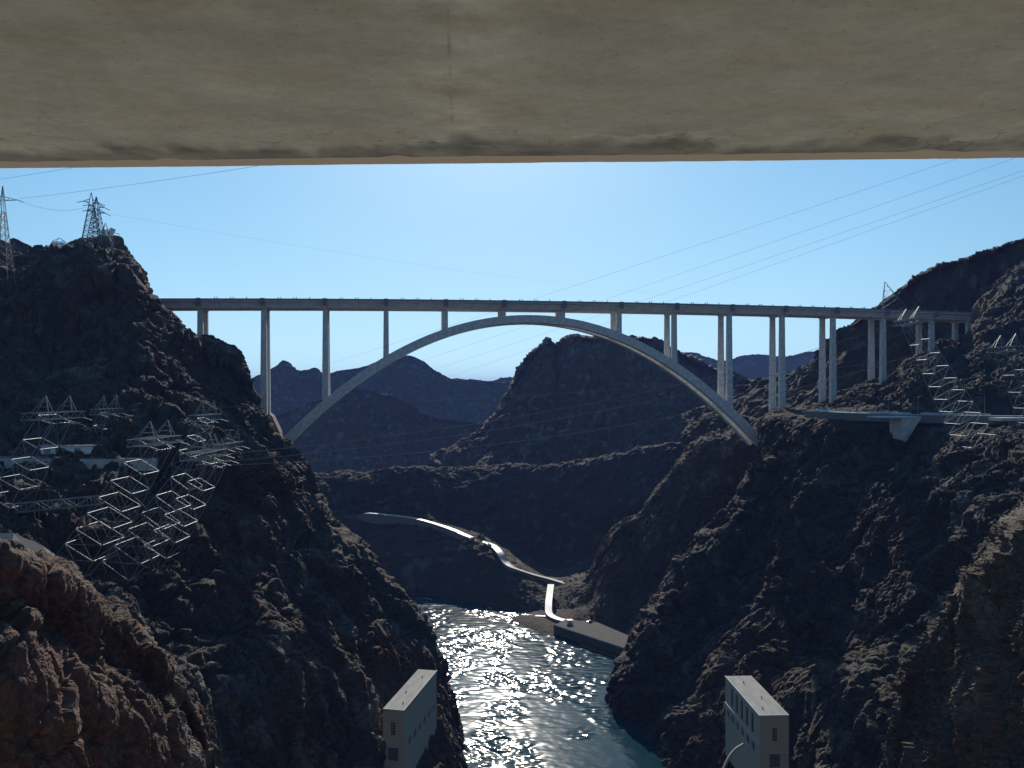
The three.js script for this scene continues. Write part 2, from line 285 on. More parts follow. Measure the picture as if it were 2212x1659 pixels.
// slanting ridge in the right foreground
terrain('canyon_rock_right', [
  [[3200, 900, 190], [3200, 760, 110], [3150, 1000, 100], [3100, 1300, 92], [3050, 2600, 85]],
  [[2560, 1060, 225], [2560, 920, 150], [2540, 1100, 138], [2520, 1350, 128], [2480, 2500, 118]],
  [[2230, 1200, 250], [2230, 1092, 176], [2250, 1250, 164], [2260, 1450, 154], [2260, 2400, 145]],
  [[2150, 1270, 255], [2145, 1180, 186], [2165, 1320, 175], [2180, 1500, 164], [2190, 2300, 155]],
  [[2075, 1350, 260], [2070, 1270, 196], [2100, 1390, 184], [2120, 1560, 174], [2130, 2200, 165]],
  [[2005, 1430, 265], [2000, 1350, 206], [2040, 1460, 195], [2060, 1610, 184], [2080, 2200, 176]],
  [[1955, 1520, 270], [1950, 1440, 214], [1990, 1530, 204], [2010, 1660, 194], [2030, 2200, 186]],
  [[1925, 1650, 275], [1922, 1570, 220], [1950, 1640, 211], [1970, 1740, 202], [1990, 2200, 194]],
  [[1900, 1900, 280], [1905, 1800, 226], [1920, 1850, 218], [1940, 1900, 210], [1960, 2200, 200]],
], 420, 330, { red: 0.2, amp: 0.75, size: 0.7, pale: 0.25 });
// hill behind the right end of the bridge
terrain('hill_right', [
  [[1480, 905, 1000], [1480, 900, 884], [1480, 895, 880], [1480, 920, 840], [1480, 960, 800], [1480, 1000, 780]],
  [[1560, 880, 960], [1560, 867, 834], [1560, 862, 830], [1560, 890, 790], [1560, 930, 750], [1560, 980, 720]],
  [[1640, 850, 940], [1640, 829, 794], [1640, 824, 790], [1645, 860, 750], [1650, 900, 700], [1655, 960, 660]],
  [[1740, 830, 920], [1740, 802, 745], [1740, 797, 740], [1745, 840, 705], [1750, 890, 670], [1755, 950, 640]],
  [[1800, 770, 900], [1792.32, 750, 716], [1792, 745, 710], [1795, 800, 680], [1800, 870, 650], [1805, 940, 625]],
  [[1860, 730, 880], [1852.32, 703, 696], [1852, 698, 690], [1858, 770, 665], [1865, 850, 640], [1870, 930, 620]],
  [[1940, 670, 860], [1930.4, 648, 685], [1930, 643, 680], [1938, 730, 655], [1945, 820, 632], [1950, 920, 615]],
  [[2000, 630, 850], [1988.48, 603, 673], [1988, 598, 668], [1995, 700, 648], [2005, 800, 630], [2010, 900, 615]],
  [[2070, 600, 840], [2060.4, 575, 661], [2060, 570, 655], [2068, 680, 640], [2075, 780, 625], [2080, 880, 612]],
  [[2150, 580, 830], [2140.4, 551, 651], [2140, 546, 645], [2145, 650, 632], [2150, 750, 620], [2150, 860, 610]],
  [[2300, 550, 800], [2261.6, 517, 635], [2260, 512, 630], [2255, 620, 618], [2250, 740, 610], [2250, 860, 605]],
  [[2800, 480, 780], [2800, 445, 605], [2800, 440, 600], [2800, 560, 590], [2800, 700, 585], [2800, 860, 580]],
], 460, 200, { red: 0.05, amp: 0.8 });
// spur under the right foot of the arch, down to the landing
terrain('canyon_spur', [
  [[1800, 950, 720], [1800, 920, 640], [1780, 1000, 610], [1760, 1150, 590], [1740, 1400, 570], [1700, 1560, 560]],
  [[1650, 955, 720], [1640, 928, 625], [1620, 1010, 600], [1590, 1150, 582], [1560, 1370, 568], [1530, 1500, 560]],
  [[1530, 965, 740], [1520, 940, 645], [1500, 1030, 622], [1470, 1180, 600], [1440, 1380, 575], [1420, 1460, 565]],
  [[1440, 1060, 760], [1428, 1040, 665], [1415, 1100, 642], [1395, 1220, 615], [1375, 1365, 585], [1350, 1420, 570]],
  [[1390, 1120, 770], [1380, 1105, 672], [1370, 1150, 652], [1350, 1240, 628], [1330, 1350, 598], [1310, 1400, 585]],
  [[1330, 1160, 780], [1322, 1148, 680], [1318, 1190, 662], [1305, 1255, 640], [1292, 1338, 610], [1280, 1380, 600]],
  [[1280, 1245, 780], [1270, 1235, 690], [1268, 1260, 672], [1262, 1295, 650], [1255, 1335, 625], [1240, 1370, 612]],
  [[1240, 1280, 780], [1228, 1270, 700], [1225, 1292, 676], [1218, 1318, 645], [1210, 1350, 606], [1202, 1384, 578]],
  [[1180, 1300, 780], [1165, 1298, 690], [1163, 1306, 668], [1160, 1322, 645], [1155, 1342, 612], [1150, 1366, 596]],
  [[1130, 1308, 770], [1120, 1308, 680], [1118, 1313, 665], [1115, 1322, 650], [1112, 1334, 630], [1108, 1354, 612]],
  [[1095, 1315, 740], [1092, 1318, 660], [1091, 1320, 655], [1090, 1323, 650], [1089, 1327, 645], [1086, 1340, 636]],
], 420, 260, { red: 0.2, amp: 0.55, size: 0.8, mask: (x, y) => smooth(2, 40, y) * 0.8 + 0.2 });
// slopes beyond the bend of the river
terrain('far_bank', [
  [[300, 1060, 872], [300, 1000, 844], [300, 1028, 817], [300, 1085, 791], [300, 1124, 766], [300, 1215, 714], [300, 1304, 688]],
  [[560, 1072, 884], [560, 1012, 856], [560, 1035, 830], [560, 1085, 804], [560, 1124, 778], [560, 1211, 726], [560, 1296, 700]],
  [[680, 1086, 888], [680, 1026, 860], [680, 1040, 833], [680, 1080, 807], [680, 1119, 782], [680, 1208, 730], [680, 1294, 704]],
  [[790, 1078, 891], [790, 1018, 863], [790, 1035, 836], [790, 1078, 810], [790, 1116, 785], [790, 1205, 733], [790, 1292, 707]],
  [[900, 1072, 884], [900, 1012, 856], [900, 1036, 830], [900, 1087, 804], [900, 1126, 778], [900, 1212, 726], [900, 1296, 700]],
  [[970, 1070, 929], [970, 1010, 901], [970, 1055, 864], [970, 1129, 827], [970, 1146, 766], [970, 1225, 714], [970, 1304, 688]],
  [[1050, 1065, 944], [1050, 1005, 916], [1050, 1061, 866], [1050, 1150, 816], [1050, 1176, 731], [1050, 1247, 691], [1050, 1319, 665]],
  [[1130, 1060, 921], [1130, 1000, 893], [1130, 1080, 843], [1130, 1196, 793], [1130, 1229, 708], [1130, 1280, 668], [1130, 1336, 642]],
  [[1200, 1060, 917], [1200, 1000, 889], [1200, 1091, 839], [1200, 1220, 789], [1200, 1256, 704], [1200, 1294, 664], [1200, 1339, 638]],
  [[1300, 1050, 897], [1300, 990, 869], [1300, 1078, 819], [1300, 1204, 769], [1300, 1239, 684], [1300, 1295, 644], [1300, 1354, 618]],
  [[1450, 1020, 897], [1450, 960, 869], [1450, 1043, 819], [1450, 1164, 769], [1450, 1194, 684], [1450, 1274, 644], [1450, 1354, 618]],
  [[1700, 990, 910], [1700, 930, 882], [1700, 1015, 832], [1700, 1138, 782], [1700, 1164, 697], [1700, 1255, 657], [1700, 1344, 631]],
], 420, 260, { red: 0.3, amp: 0.6, size: 0.9, mask: (x, y, z) => 0.4 + 0.6 * smooth(10, 60, y) });
// dark mountain in the middle, and ranges farther off
terrain('mountain_middle', [
  [[930, 1000, 1500], [939.6, 990, 1160], [940, 985, 1150], [940, 1020, 1100], [940, 1080, 1020], [940, 1150, 960]],
  [[1020, 960, 1550], [1034.4, 940, 1201], [1035, 935, 1190], [1030, 980, 1120], [1020, 1050, 1040], [1020, 1130, 970]],
  [[1085, 900, 1600], [1085, 887, 1231], [1085, 882, 1220], [1075, 940, 1150], [1070, 1030, 1060], [1070, 1120, 980]],
  [[1125, 830, 1650], [1112.52, 827, 1262], [1112, 822, 1250], [1110, 900, 1170], [1110, 1000, 1080], [1110, 1120, 980]],
  [[1165, 770, 1700], [1145.8, 773, 1283], [1145, 768, 1270], [1145, 860, 1190], [1145, 980, 1090], [1150, 1110, 980]],
  [[1190, 760, 1700], [1184.24, 743, 1293], [1184, 738, 1280], [1184, 840, 1200], [1184, 970, 1100], [1190, 1110, 980]],
  [[1205, 765, 1700], [1199.24, 753, 1297], [1199, 748, 1285], [1200, 850, 1205], [1205, 970, 1100], [1210, 1110, 980]],
  [[1240, 755, 1700], [1232.32, 734, 1302], [1232, 729, 1290], [1235, 830, 1210], [1240, 960, 1105], [1245, 1100, 980]],
  [[1285, 760, 1700], [1280.2, 737, 1302], [1280, 732, 1290], [1285, 830, 1210], [1290, 960, 1105], [1295, 1100, 980]],
  [[1340, 760, 1700], [1330.4, 737, 1302], [1330, 732, 1290], [1335, 830, 1210], [1340, 960, 1105], [1345, 1095, 980]],
  [[1410, 770, 1700], [1405.2, 741, 1293], [1405, 736, 1280], [1410, 830, 1205], [1415, 950, 1100], [1420, 1085, 970]],
  [[1470, 800, 1700], [1460.4, 765, 1273], [1460, 760, 1260], [1465, 850, 1190], [1470, 950, 1090], [1475, 1075, 950]],
  [[1560, 840, 1700], [1545.6, 805, 1254], [1545, 800, 1240], [1550, 870, 1170], [1555, 950, 1070], [1560, 1065, 930]],
  [[1700, 880, 1700], [1700, 855, 1215], [1700, 850, 1200], [1700, 900, 1130], [1700, 960, 1040], [1700, 1050, 900]],
], 420, 240, { red: 0.4, amp: 1.0, size: 1.3, material: farM });
const range = (name, pts, d, back, foot, opt) => terrain(name, pts.map(([x, y]) => [[x, y + 60, d + back * 0.22], [x, y + 2, d * 1.003], [x, y, d], [x, lerp(y, foot, 0.3), d * 0.965], [x, lerp(y, foot, 0.65), d * 0.925], [x, foot, d * 0.88]]), 420, 120, { material: farM, ...opt });
range('mountain_far_left', [[380, 850], [470, 845], [530, 828], [565, 812], [594, 797], [615, 783], [638, 802], [662, 804], [680, 799], [700, 812], [740, 804], [790, 796], [832, 780], [862, 774], [892, 775], [915, 785], [932, 799], [962, 816], [990, 826], [1060, 830], [1200, 840]], 2300, 900, 960, { amp: 0.36, size: 4 });
range('mountain_far_middle', [[700, 850], [850, 840], [930, 828], [985, 823], [1020, 824], [1060, 826], [1090, 819], [1125, 820], [1200, 830], [1350, 790], [1460, 768], [1500, 767], [1522, 773], [1552, 784], [1580, 781], [1602, 772], [1640, 771], [1700, 776], [1742, 766], [1770, 766], [1830, 780], [2000, 800]], 3600, 1400, 960, { amp: 0.28, size: 5 });
range('ridge_left', [[380, 930], [500, 925], [590, 906], [640, 887], [700, 866], [760, 848], [830, 858], [880, 876], [930, 905], [990, 915], [1060, 925], [1200, 930]], 1550, 500, 1090, { amp: 0.45, size: 2.4 });
range('hill_far_left', [[-500, 470], [-200, 500], [0, 526], [25, 521], [50, 527], [78, 541], [110, 556], [200, 600]], 700, 300, 700, { amp: 0.9 });
// river
{
  const nx = 400, nz = 660, pos = [], uv = [], idx = [];
  for (let j = 0; j <= nz; j++) for (let i = 0; i <= nx; i++) {
    const x = lerp(-230, 130, i / nx), z = j < 40 ? -lerp(40, 330, j / 40) : -lerp(330, 820, Math.pow((j - 40) / (nz - 40), 1.15));
    const wob = fbm(x / 30, 0, z / 30, 3) * 1.6;
    const calm = 0.16 + 0.84 * smooth(-0.16, 0.26, fbm(x / 30 + 5, 4, z / 46, 4) * 1.5 + 0.12 - 0.45 * smooth(0, 55, x + (z + 380) * 0.25));
    const h = noise(x / 6.0 + wob, 3, z / 3.4 + wob) * 0.58 + noise(x / 2.6 - wob, 9, z / 1.9) * 0.20 + noise(x / 17 + wob, 6, z / 8 - wob) * 0.6;
    pos.push(x, h * calm, z); uv.push(x / 6, z / 4);
  }
  for (let j = 0; j < nz; j++) for (let i = 0; i < nx; i++) { const p = j * (nx + 1) + i, q = p + nx + 1; idx.push(p, p + 1, q, p + 1, q + 1, q); }
  const g = new THREE.BufferGeometry(); g.setAttribute('position', new THREE.Float32BufferAttribute(pos, 3)); g.setAttribute('uv', new THREE.Float32BufferAttribute(uv, 2)); g.setIndex(idx); g.computeVertexNormals();
  structure(mesh('river_water', g, new THREE.MeshPhysicalMaterial({ color: new THREE.Color(0.004, 0.032, 0.044), roughness: 0.12, ior: 1.33, specularIntensity: 0.5 })));
}
// ------------------------------------------------------------------ the arch bridge
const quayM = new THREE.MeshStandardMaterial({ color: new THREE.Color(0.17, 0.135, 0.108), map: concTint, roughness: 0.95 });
const parapetM = new THREE.MeshStandardMaterial({ color: new THREE.Color(0.25, 0.25, 0.255), roughness: 0.8 });
const PSI = 8.95 * Math.PI / 180, SX0 = -193.4, SD0 = 494;
const along = px => { const p = px - CX; return (p * SD0 - F * SX0) / (F * Math.cos(PSI) - p * Math.sin(PSI)); };   // metres along the bridge
const piers = [433, 570, 703, 834, 962, 1087, 1215, 1337, 1456, 1575, 1689, 1799, 1907, 2012, 2092].map(along);
{
  const S0 = -75, S1 = 548, far = -13.7, sm = 208.4, half = 161;
  const deckY = s => 234.4 + 2.4 * (1 - ((s - 250) / 260) ** 2);
  const archTop = s => 229 - 82 * Math.abs((s - sm) / half) ** 2.05;
  const B = thing('arch_bridge', 'long grey concrete arch bridge with tall paired piers crossing high over the canyon', 'bridge', [SX0, 0, -SD0], PSI);
  const run = (name, m, prof, a = S0, b = S1, n = 60) => {             // a profile in z,y carried along the deck
    const pos = [], idx = [], k = prof.length;
    for (let i = 0; i <= n; i++) { const s = lerp(a, b, i / n), y = deckY(s); for (const [z, h] of prof) pos.push(s, y + h, z); }
    for (let i = 0; i < n; i++) for (let j = 0; j < k; j++) { const p = i * k + j, q = i * k + (j + 1) % k; idx.push(p, q, p + k, q, q + k, p + k); }
    for (const o of [0, n * k]) for (let j = 1; j < k - 1; j++) o ? idx.push(o, o + j, o + j + 1) : idx.push(o, o + j + 1, o + j);
    let g = new THREE.BufferGeometry(); g.setAttribute('position', new THREE.Float32BufferAttribute(pos, 3)); g.setIndex(idx); g = metreUV(g.toNonIndexed()); g.computeVertexNormals();
    return mesh(name, g, m, B);
  };
  run('deck', bridgeM, [[6.0, 0], [6.0, -0.45], [3.4, -0.85], [far - 3.4, -0.85], [far - 6.0, -0.45], [far - 6.0, 0]]);
  for (const z of [0, far]) run('girder', girderM, [[z + 3.4, -0.86], [z + 2.4, -4.3], [z - 2.4, -4.3], [z - 3.4, -0.86]]);
  for (const z of [6.0, far - 5.7]) run('parapet', parapetM, [[z, -0.1], [z, 0.85], [z - 0.3, 0.85], [z - 0.3, -0.1]]);
  run('handrail', darkSteelM, [[5.95, 0.86], [5.95, 1.3], [5.75, 1.3], [5.75, 0.86]]);
  for (let i = 0; i < piers.length - 1; i++) for (const k of [0.25, 0.29, 0.5, 0.54, 0.75]) { const s = lerp(piers[i], piers[i + 1], k); mesh('rail_post', box(0.4, 1.3, 0.4, s, deckY(s) + 1.6, 5.8), darkSteelM, B); }
  // ribs of the arch
  for (const z of [0, far]) {
    const n = 96, pos = [], idx = [];
    const a = 45.5, b = 371.5;
    for (let i = 0; i <= n; i++) {
      const s = lerp(a, b, i / n), e = 0.05, dy = (archTop(s + e) - archTop(s - e)) / (2 * e), L = Math.hypot(1, dy), th = 4.9 + 0.8 * Math.abs((s - sm) / half);
      const x = s, y = archTop(s), ux = dy / L * th, uy = -1 / L * th;
      pos.push(x, y, z + 2.7, x + ux, y + uy, z + 2.7, x + ux, y + uy, z - 2.7, x, y, z - 2.7);
    }
    for (let i = 0; i < n; i++) for (let j = 0; j < 4; j++) { const p = i * 4 + j, q = i * 4 + (j + 1) % 4; idx.push(p, q, p + 4, q, q + 4, p + 4); }
    let g = new THREE.BufferGeometry(); g.setAttribute('position', new THREE.Float32BufferAttribute(pos, 3)); g.setIndex(idx); g = metreUV(g.toNonIndexed()); g.computeVertexNormals();
    mesh('arch_rib', g, bridgeM, B);
  }
  const baseY = [190, 143, 0, 0, 0, 0, 0, 0, 0, 0, 156, 166, 176, 197, 208];
  const column = (s, z, top, bottom) => {
    const h = top - bottom, a = 1.55, b = 1.3, A = a + h * 0.0085, Bz = b + h * 0.006;
    const g = hexa([V(s - A, bottom, z + Bz), V(s + A, bottom, z + Bz), V(s + A, bottom, z - Bz), V(s - A, bottom, z - Bz), V(s - a, top, z + b), V(s + a, top, z + b), V(s + a, top, z - b), V(s - a, top, z - b)]);
    const c = mesh('column', g, bridgeM, B);
    const seams = []; for (let y = bottom + 6; y < top - 3; y += 5.2) { const k = (y - bottom) / h; seams.push(box(lerp(A, a, k) * 2 + 0.08, 0.14, lerp(Bz, b, k) * 2 + 0.08, s, y, z)); }
    if (seams.length) { const j = mesh('lift_joints', merge(seams), girderM, c); j.userData.kind = 'stuff'; }
  };
  piers.forEach((s, i) => {
    const top = deckY(s) - 3.6;
    for (const z of [0, far]) column(s, z, top - 1.2, baseY[i] || archTop(s) - 1.0);
    mesh('pier_cap', hexa([V(s - 1.5, top - 1.6, 1.8), V(s + 1.5, top - 1.6, 1.8), V(s + 1.5, top - 1.6, far - 1.8), V(s - 1.5, top - 1.6, far - 1.8), V(s - 1.7, top + 2.6, 5.2), V(s + 1.7, top + 2.6, 5.2), V(s + 1.7, top + 2.6, far - 5.2), V(s - 1.7, top + 2.6, far - 5.2)]), girderM, B);
    mesh('pilaster', box(2.6, 4.6, 0.9, s, deckY(s) - 0.75, 6.15), darkSteelM, B);
    if (i >= 2 && i <= 9) { const y = archTop(s) - 2.6; mesh('rib_strut', box(2.2, 3.0, -far - 5.3, s, y, far / 2), girderM, B); }
  });
}
// cut face behind the left foot of the arch
{
  const o = W(540, 960, 512), c = [[0, 0], [2, 14], [0.5, 27], [3.5, 31], [8, 26.5], [13, 22], [17.5, 12], [19.5, -1]].map(([x, y]) => [x, y - 4]);
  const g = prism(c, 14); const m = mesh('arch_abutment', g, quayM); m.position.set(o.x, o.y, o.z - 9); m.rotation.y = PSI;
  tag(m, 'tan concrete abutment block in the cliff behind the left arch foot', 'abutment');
}

// ------------------------------------------------------------------ valve houses low on both canyon walls
function valveHouse(near, farP, w, side, label, panels) {
  const H = 34, dir = farP.clone().sub(near); dir.y = 0; const L = dir.length();
  const turn = Math.atan2(-dir.x, -dir.z);
  const B = thing('valve_house', label, 'building', [near.x, near.y - H, near.z], turn, 'valve houses on the canyon walls');
  // own axes: -z runs along the building, x = 0 is the river face, the building lies towards -side
  const s = side, t = 0.7;
  const rect = (x, y, a, b) => { const p = new THREE.Path(); p.moveTo(x - a, y - b); p.lineTo(x + a, y - b); p.lineTo(x + a, y + b); p.lineTo(x - a, y + b); p.closePath(); return p; };
  const disc = (x, y, r) => { const p = new THREE.Path(); p.absarc(x, y, r, 0, Math.PI * 2); return p; };
  const face = new THREE.Shape([[0, 0], [L, 0], [L, H - 0.4], [0, H - 0.4]].map(p => new THREE.Vector2(...p)));
  const round = [], tall = [];
  for (let k = 0; k < 6; k++) { const x = L * (0.17 + 0.148 * k); round.push([x, H - 14.8]); face.holes.push(disc(x, H - 14.8, 1.9)); if (panels && k < 5) { const x2 = x + L * 0.03; tall.push([x2, H - 6.2]); face.holes.push(rect(x2, H - 6.2, 1.55, 4.0)); } }
  const fg = new THREE.ExtrudeGeometry(face, { depth: t, bevelEnabled: false, curveSegments: 20 });
  fg.rotateY(Math.PI / 2); fg.translate(s > 0 ? -t : 0, 0, 0);           // x along -> -z
  mesh('river_wall', fg, concM2, B);
  const end = new THREE.Shape([[0, 0], [w, 0], [w, H - 0.4], [0, H - 0.4]].map(p => new THREE.Vector2(...p)));
  const wx = w * 0.52; end.holes.push(rect(wx, H - 7.5, 0.95, 2.6), rect(wx, H - 17.5, 2.1, 2.6));
  const eg = new THREE.ExtrudeGeometry(end, { depth: t, bevelEnabled: false }); eg.scale(-s, 1, 1); if (s > 0) for (const a of Object.values(eg.attributes)) for (let i = 0; i < a.count; i += 3) for (let k = 0; k < a.itemSize; k++) { const u = a.array[(i + 1) * a.itemSize + k]; a.array[(i + 1) * a.itemSize + k] = a.array[(i + 2) * a.itemSize + k]; a.array[(i + 2) * a.itemSize + k] = u; } eg.computeVertexNormals(); eg.translate(-s * 0.01, 0, -t + 0.02);
  const gable = mesh('end_wall', eg, concM, B); gable.material = concM2;
  mesh('core', box(w - 1.6, H - 1.2, L - 1.8, -s * (w / 2 + 0.3), (H - 1.2) / 2, -L / 2 - 0.4), concM, B);
  const roof = mesh('roof', box(w + 0.3, 0.5, L + 0.3, -s * w / 2, H - 0.15, -L / 2), roofM, B);
  const cop = mesh('coping', merge([box(0.35, 0.7, L + 0.5, s * 0.12, H - 0.1, -L / 2), box(w - 0.1, 0.7, 0.35, -s * (w / 2), H - 0.1, 0.14)]), whiteConcM, roof);
  const vents = []; for (const [a, b] of [[0.3, 0.15], [0.6, 0.4], [0.45, 0.8]]) vents.push(new THREE.CylinderGeometry(0.22, 0.22, 0.9, 8).translate(-s * w * a, H + 0.5, -L * b));
  for (const v of vents) mesh('vent', v, darkSteelM, roof);
  if (panels) mesh('string_course', box(0.3, 0.35, L, s * 0.15, H - 11.3, -L / 2), whiteConcM, B);
  for (const [x, y] of round) { const ring = mesh('porthole', new THREE.TorusGeometry(1.96, 0.10, 6, 24).rotateY(Math.PI / 2).translate(s * 0.06, y, -x), concM, B); mesh('pane', new THREE.CircleGeometry(1.96, 20).rotateY(s * Math.PI / 2).translate(-s * 0.55, y, -x), glassM, ring); }
  for (const [x, y] of tall) { const p = mesh('window', box(0.1, 8.0, 3.1, -s * 0.6, y, -x), glassM, B); mesh('mullion', merge([box(0.12, 8.0, 0.12, -s * 0.5, y, -x), ...[-2.6, 0, 2.6].map(d => box(0.12, 0.12, 3.1, -s * 0.5, y + d, -x))]), darkSteelM, p); }
  const win = mesh('window', box(1.9, 5.2, 0.1, -s * wx, H - 7.5, -0.6), glassM, B);
  mesh('window_bars', merge([...[-0.9, -0.3, 0.3, 0.9].map(d => box(0.12, 5.2, 0.12, -s * wx + d, H - 7.5, -0.3)), ...[-2.5, -1.5, -0.5, 0.5, 1.5, 2.5].map(d => box(1.9, 0.12, 0.12, -s * wx, H - 7.5 + d, -0.3))]), whiteConcM, win);
  mesh('door', box(4.2, 5.2, 0.1, -s * wx, H - 17.5, -0.6), darkSteelM, B);
  mesh('ledge', box(w * 0.8, 0.3, 0.8, -s * w * 0.55, H - 14.4, 0.35), whiteConcM, B);
}
const concM2 = new THREE.MeshStandardMaterial({ color: new THREE.Color(0.70, 0.58, 0.44), map: concTint, roughness: 0.9 });
const roofM = new THREE.MeshStandardMaterial({ color: new THREE.Color(0.36, 0.35, 0.325), map: concTint, roughness: 0.9 });
const whiteConcM = new THREE.MeshStandardMaterial({ color: new THREE.Color(0.48, 0.46, 0.43), roughness: 0.85 });
valveHouse(W(872, 1535, 311), W(943, 1450, 355), 8.4, 1, 'concrete valve house with shadowed roof on the left canyon wall');
valveHouse(W(1641, 1546, 306.6), W(1567, 1461, 348.7), 11.4, -1, 'concrete valve house with fully sunlit roof on the right canyon wall', true);
{ // spillway kerb beside the right house
  const pts = [[1606, 1608, 322], [1590, 1618, 320], [1575, 1636, 318], [1562, 1665, 315], [1556, 1700, 312]].map(q => W(...q));
  tag(mesh('chute_kerb', new THREE.TubeGeometry(new THREE.CatmullRomCurve3(pts), 30, 0.55, 8), concM2), 'curved concrete kerb on the rock below the right valve house', 'kerb');
}

// ------------------------------------------------------------------ steel lattice
// leaning take-off tower: the axis leans in x, arms lie along the depth
function leaningTower(base, top, a0, b0, a1, b1, levels, label, o = {}) {
  const ax = top.clone().sub(base), H = ax.length(); ax.normalize();
  const across = V(ax.y, -ax.x, 0), deep = V(0, 0, -1);
  const B = thing('leaning_tower', label, 'lattice tower', [base.x, base.y, base.z], 0, o.group);
  const at = (k, i, j) => ax.clone().multiplyScalar(k * H).addScaledVector(across, i * lerp(a0, a1, k)).addScaledVector(deep, j * lerp(b0, b1, k));
  const t = o.t ?? 0.27, C = [[-1, -1], [1, -1], [1, 1], [-1, 1]];
  for (const [i, j] of C) mesh('leg', bar(at(-0.35, i, j), at(1, i, j), t * 0.7), steelM, B);
  const ks = []; for (let n = 0; n <= levels; n++) ks.push(1 - Math.pow(1 - n / levels, 0.85) * 1);
  ks.forEach(k => mesh('cross_frame', merge(C.map(([i, j], q) => rod(at(k, i, j), at(k, ...C[(q + 1) % 4]), t * 0.62))), steelM, B));
  const br = [];
  for (let n = 0; n < levels; n++) C.forEach(([i, j], q) => { const [i2, j2] = C[(q + 1) % 4]; br.push(bar(at(ks[n], i, j), at(ks[n + 1], i2, j2), t * 0.28), bar(at(ks[n], i2, j2), at(ks[n + 1], i, j), t * 0.28)); });
  C.forEach(([i, j], q) => { const [i2, j2] = C[(q + 1) % 4]; br.push(bar(at(-0.3, i, j), at(ks[0], i2, j2), t * 0.5)); });
  mesh('bracing', merge(br), steelM, B);
  // crossarm and its two peaks
  const A = o.arm ?? 13, top1 = at(1, 0, 0), arm = [], y1 = 2.2;
  for (const i of [-1, 1]) for (const h of [0, y1]) arm.push(bar(top1.clone().add(V(i * a1, h, A)), top1.clone().add(V(i * a1, h, -A)), t));
  for (let k = -6; k < 6; k++) { const z0 = k / 6 * A, z1 = (k + 1) / 6 * A; for (const i of [-1, 1]) arm.push(bar(top1.clone().add(V(i * a1, k % 2 ? y1 : 0, z0)), top1.clone().add(V(i * a1, k % 2 ? 0 : y1, z1)), t * 0.6)); arm.push(bar(top1.clone().add(V(-a1, y1, z0)), top1.clone().add(V(a1, y1, z0)), t * 0.8), bar(top1.clone().add(V(-a1, 0, z0)), top1.clone().add(V(a1, 0, z0)), t * 0.8)); }
  mesh('crossarm', merge(arm), steelM, B);
  for (const zz of [-0.5, 0.5]) {
    const c = top1.clone().add(V(0, y1, zz * A)), tip = c.clone().add(V(1.2, 5.6, 0)), pk = [];
    for (const [i, j] of C) pk.push(bar(c.clone().add(V(i * a1, 0, j * 1.4)), tip, t * 0.7));
    for (const k of [0.35, 0.65]) C.forEach(([i, j], q) => { const [i2, j2] = C[(q + 1) % 4]; pk.push(bar(c.clone().add(V(i * a1, 0, j * 1.4)).lerp(tip, k), c.clone().add(V(i2 * a1, 0, j2 * 1.4)).lerp(tip, k), t * 0.5)); });
    mesh('peak', merge(pk), steelM, B);
  }
  for (const zz of [-0.9, 0, 0.9]) { const p = top1.clone().add(V(a1, 0, zz * A)); mesh('insulator', bar(p, p.clone().add(V(3.2, -1.0, 0)), 0.3), darkSteelM, B); }
  return B;
}
const TG = 'leaning lattice towers on the canyon rim';
leaningTower(W(2, 1115, 268), W(118, 905, 268), 4.6, 6.5, 2.8, 5.2, 5, 'leaning lattice tower at the left picture edge beside the flat-roofed shed', { arm: 14, group: TG });
leaningTower(W(178, 1215, 262), W(336, 960, 262), 5.6, 8.0, 3.2, 5.6, 7, 'tall leaning lattice tower in the middle of the left switchyard', { arm: 13, group: TG });
leaningTower(W(250, 1255, 266), W(441, 990, 266), 5.8, 8.0, 3.2, 5.4, 7, 'lowest leaning lattice tower of the left switchyard, its feet down the slope', { arm: 12, group: TG });
leaningTower(W(335, 1215, 276), W(462, 1000, 276), 4.8, 7.0, 2.7, 5.0, 6, 'leaning lattice tower nearest the cliff edge in the left switchyard', { arm: 9, group: TG });
leaningTower(W(380, 1035, 318), W(444, 908, 318), 3.4, 5.0, 2.0, 3.8, 4, 'highest leaning lattice tower of the left switchyard, against the dark hill', { arm: 12, group: TG });
leaningTower(W(200, 985, 322), W(232, 895, 322), 3.0, 4.6, 1.8, 3.2, 4, 'distant leaning lattice tower above the flat-roofed shed at the left', { arm: 10, group: TG });
leaningTower(W(470, 1050, 340), W(500, 968, 340), 2.8, 4.0, 1.6, 3.0, 4, 'small dim leaning lattice tower behind the left switchyard', { arm: 10, group: TG, t: 0.24 });
leaningTower(W(2118, 975, 380), W(1966, 700, 380), 6.6, 8.5, 2.4, 4.0, 10, 'tall leaning lattice tower in front of the right bridge end', { arm: 12, group: TG });
leaningTower(W(2262, 965, 360), W(2172, 760, 360), 5.5, 6.5, 2.4, 4.0, 6, 'leaning lattice tower cut by the right picture edge', { arm: 11, group: TG, t: 0.2 });

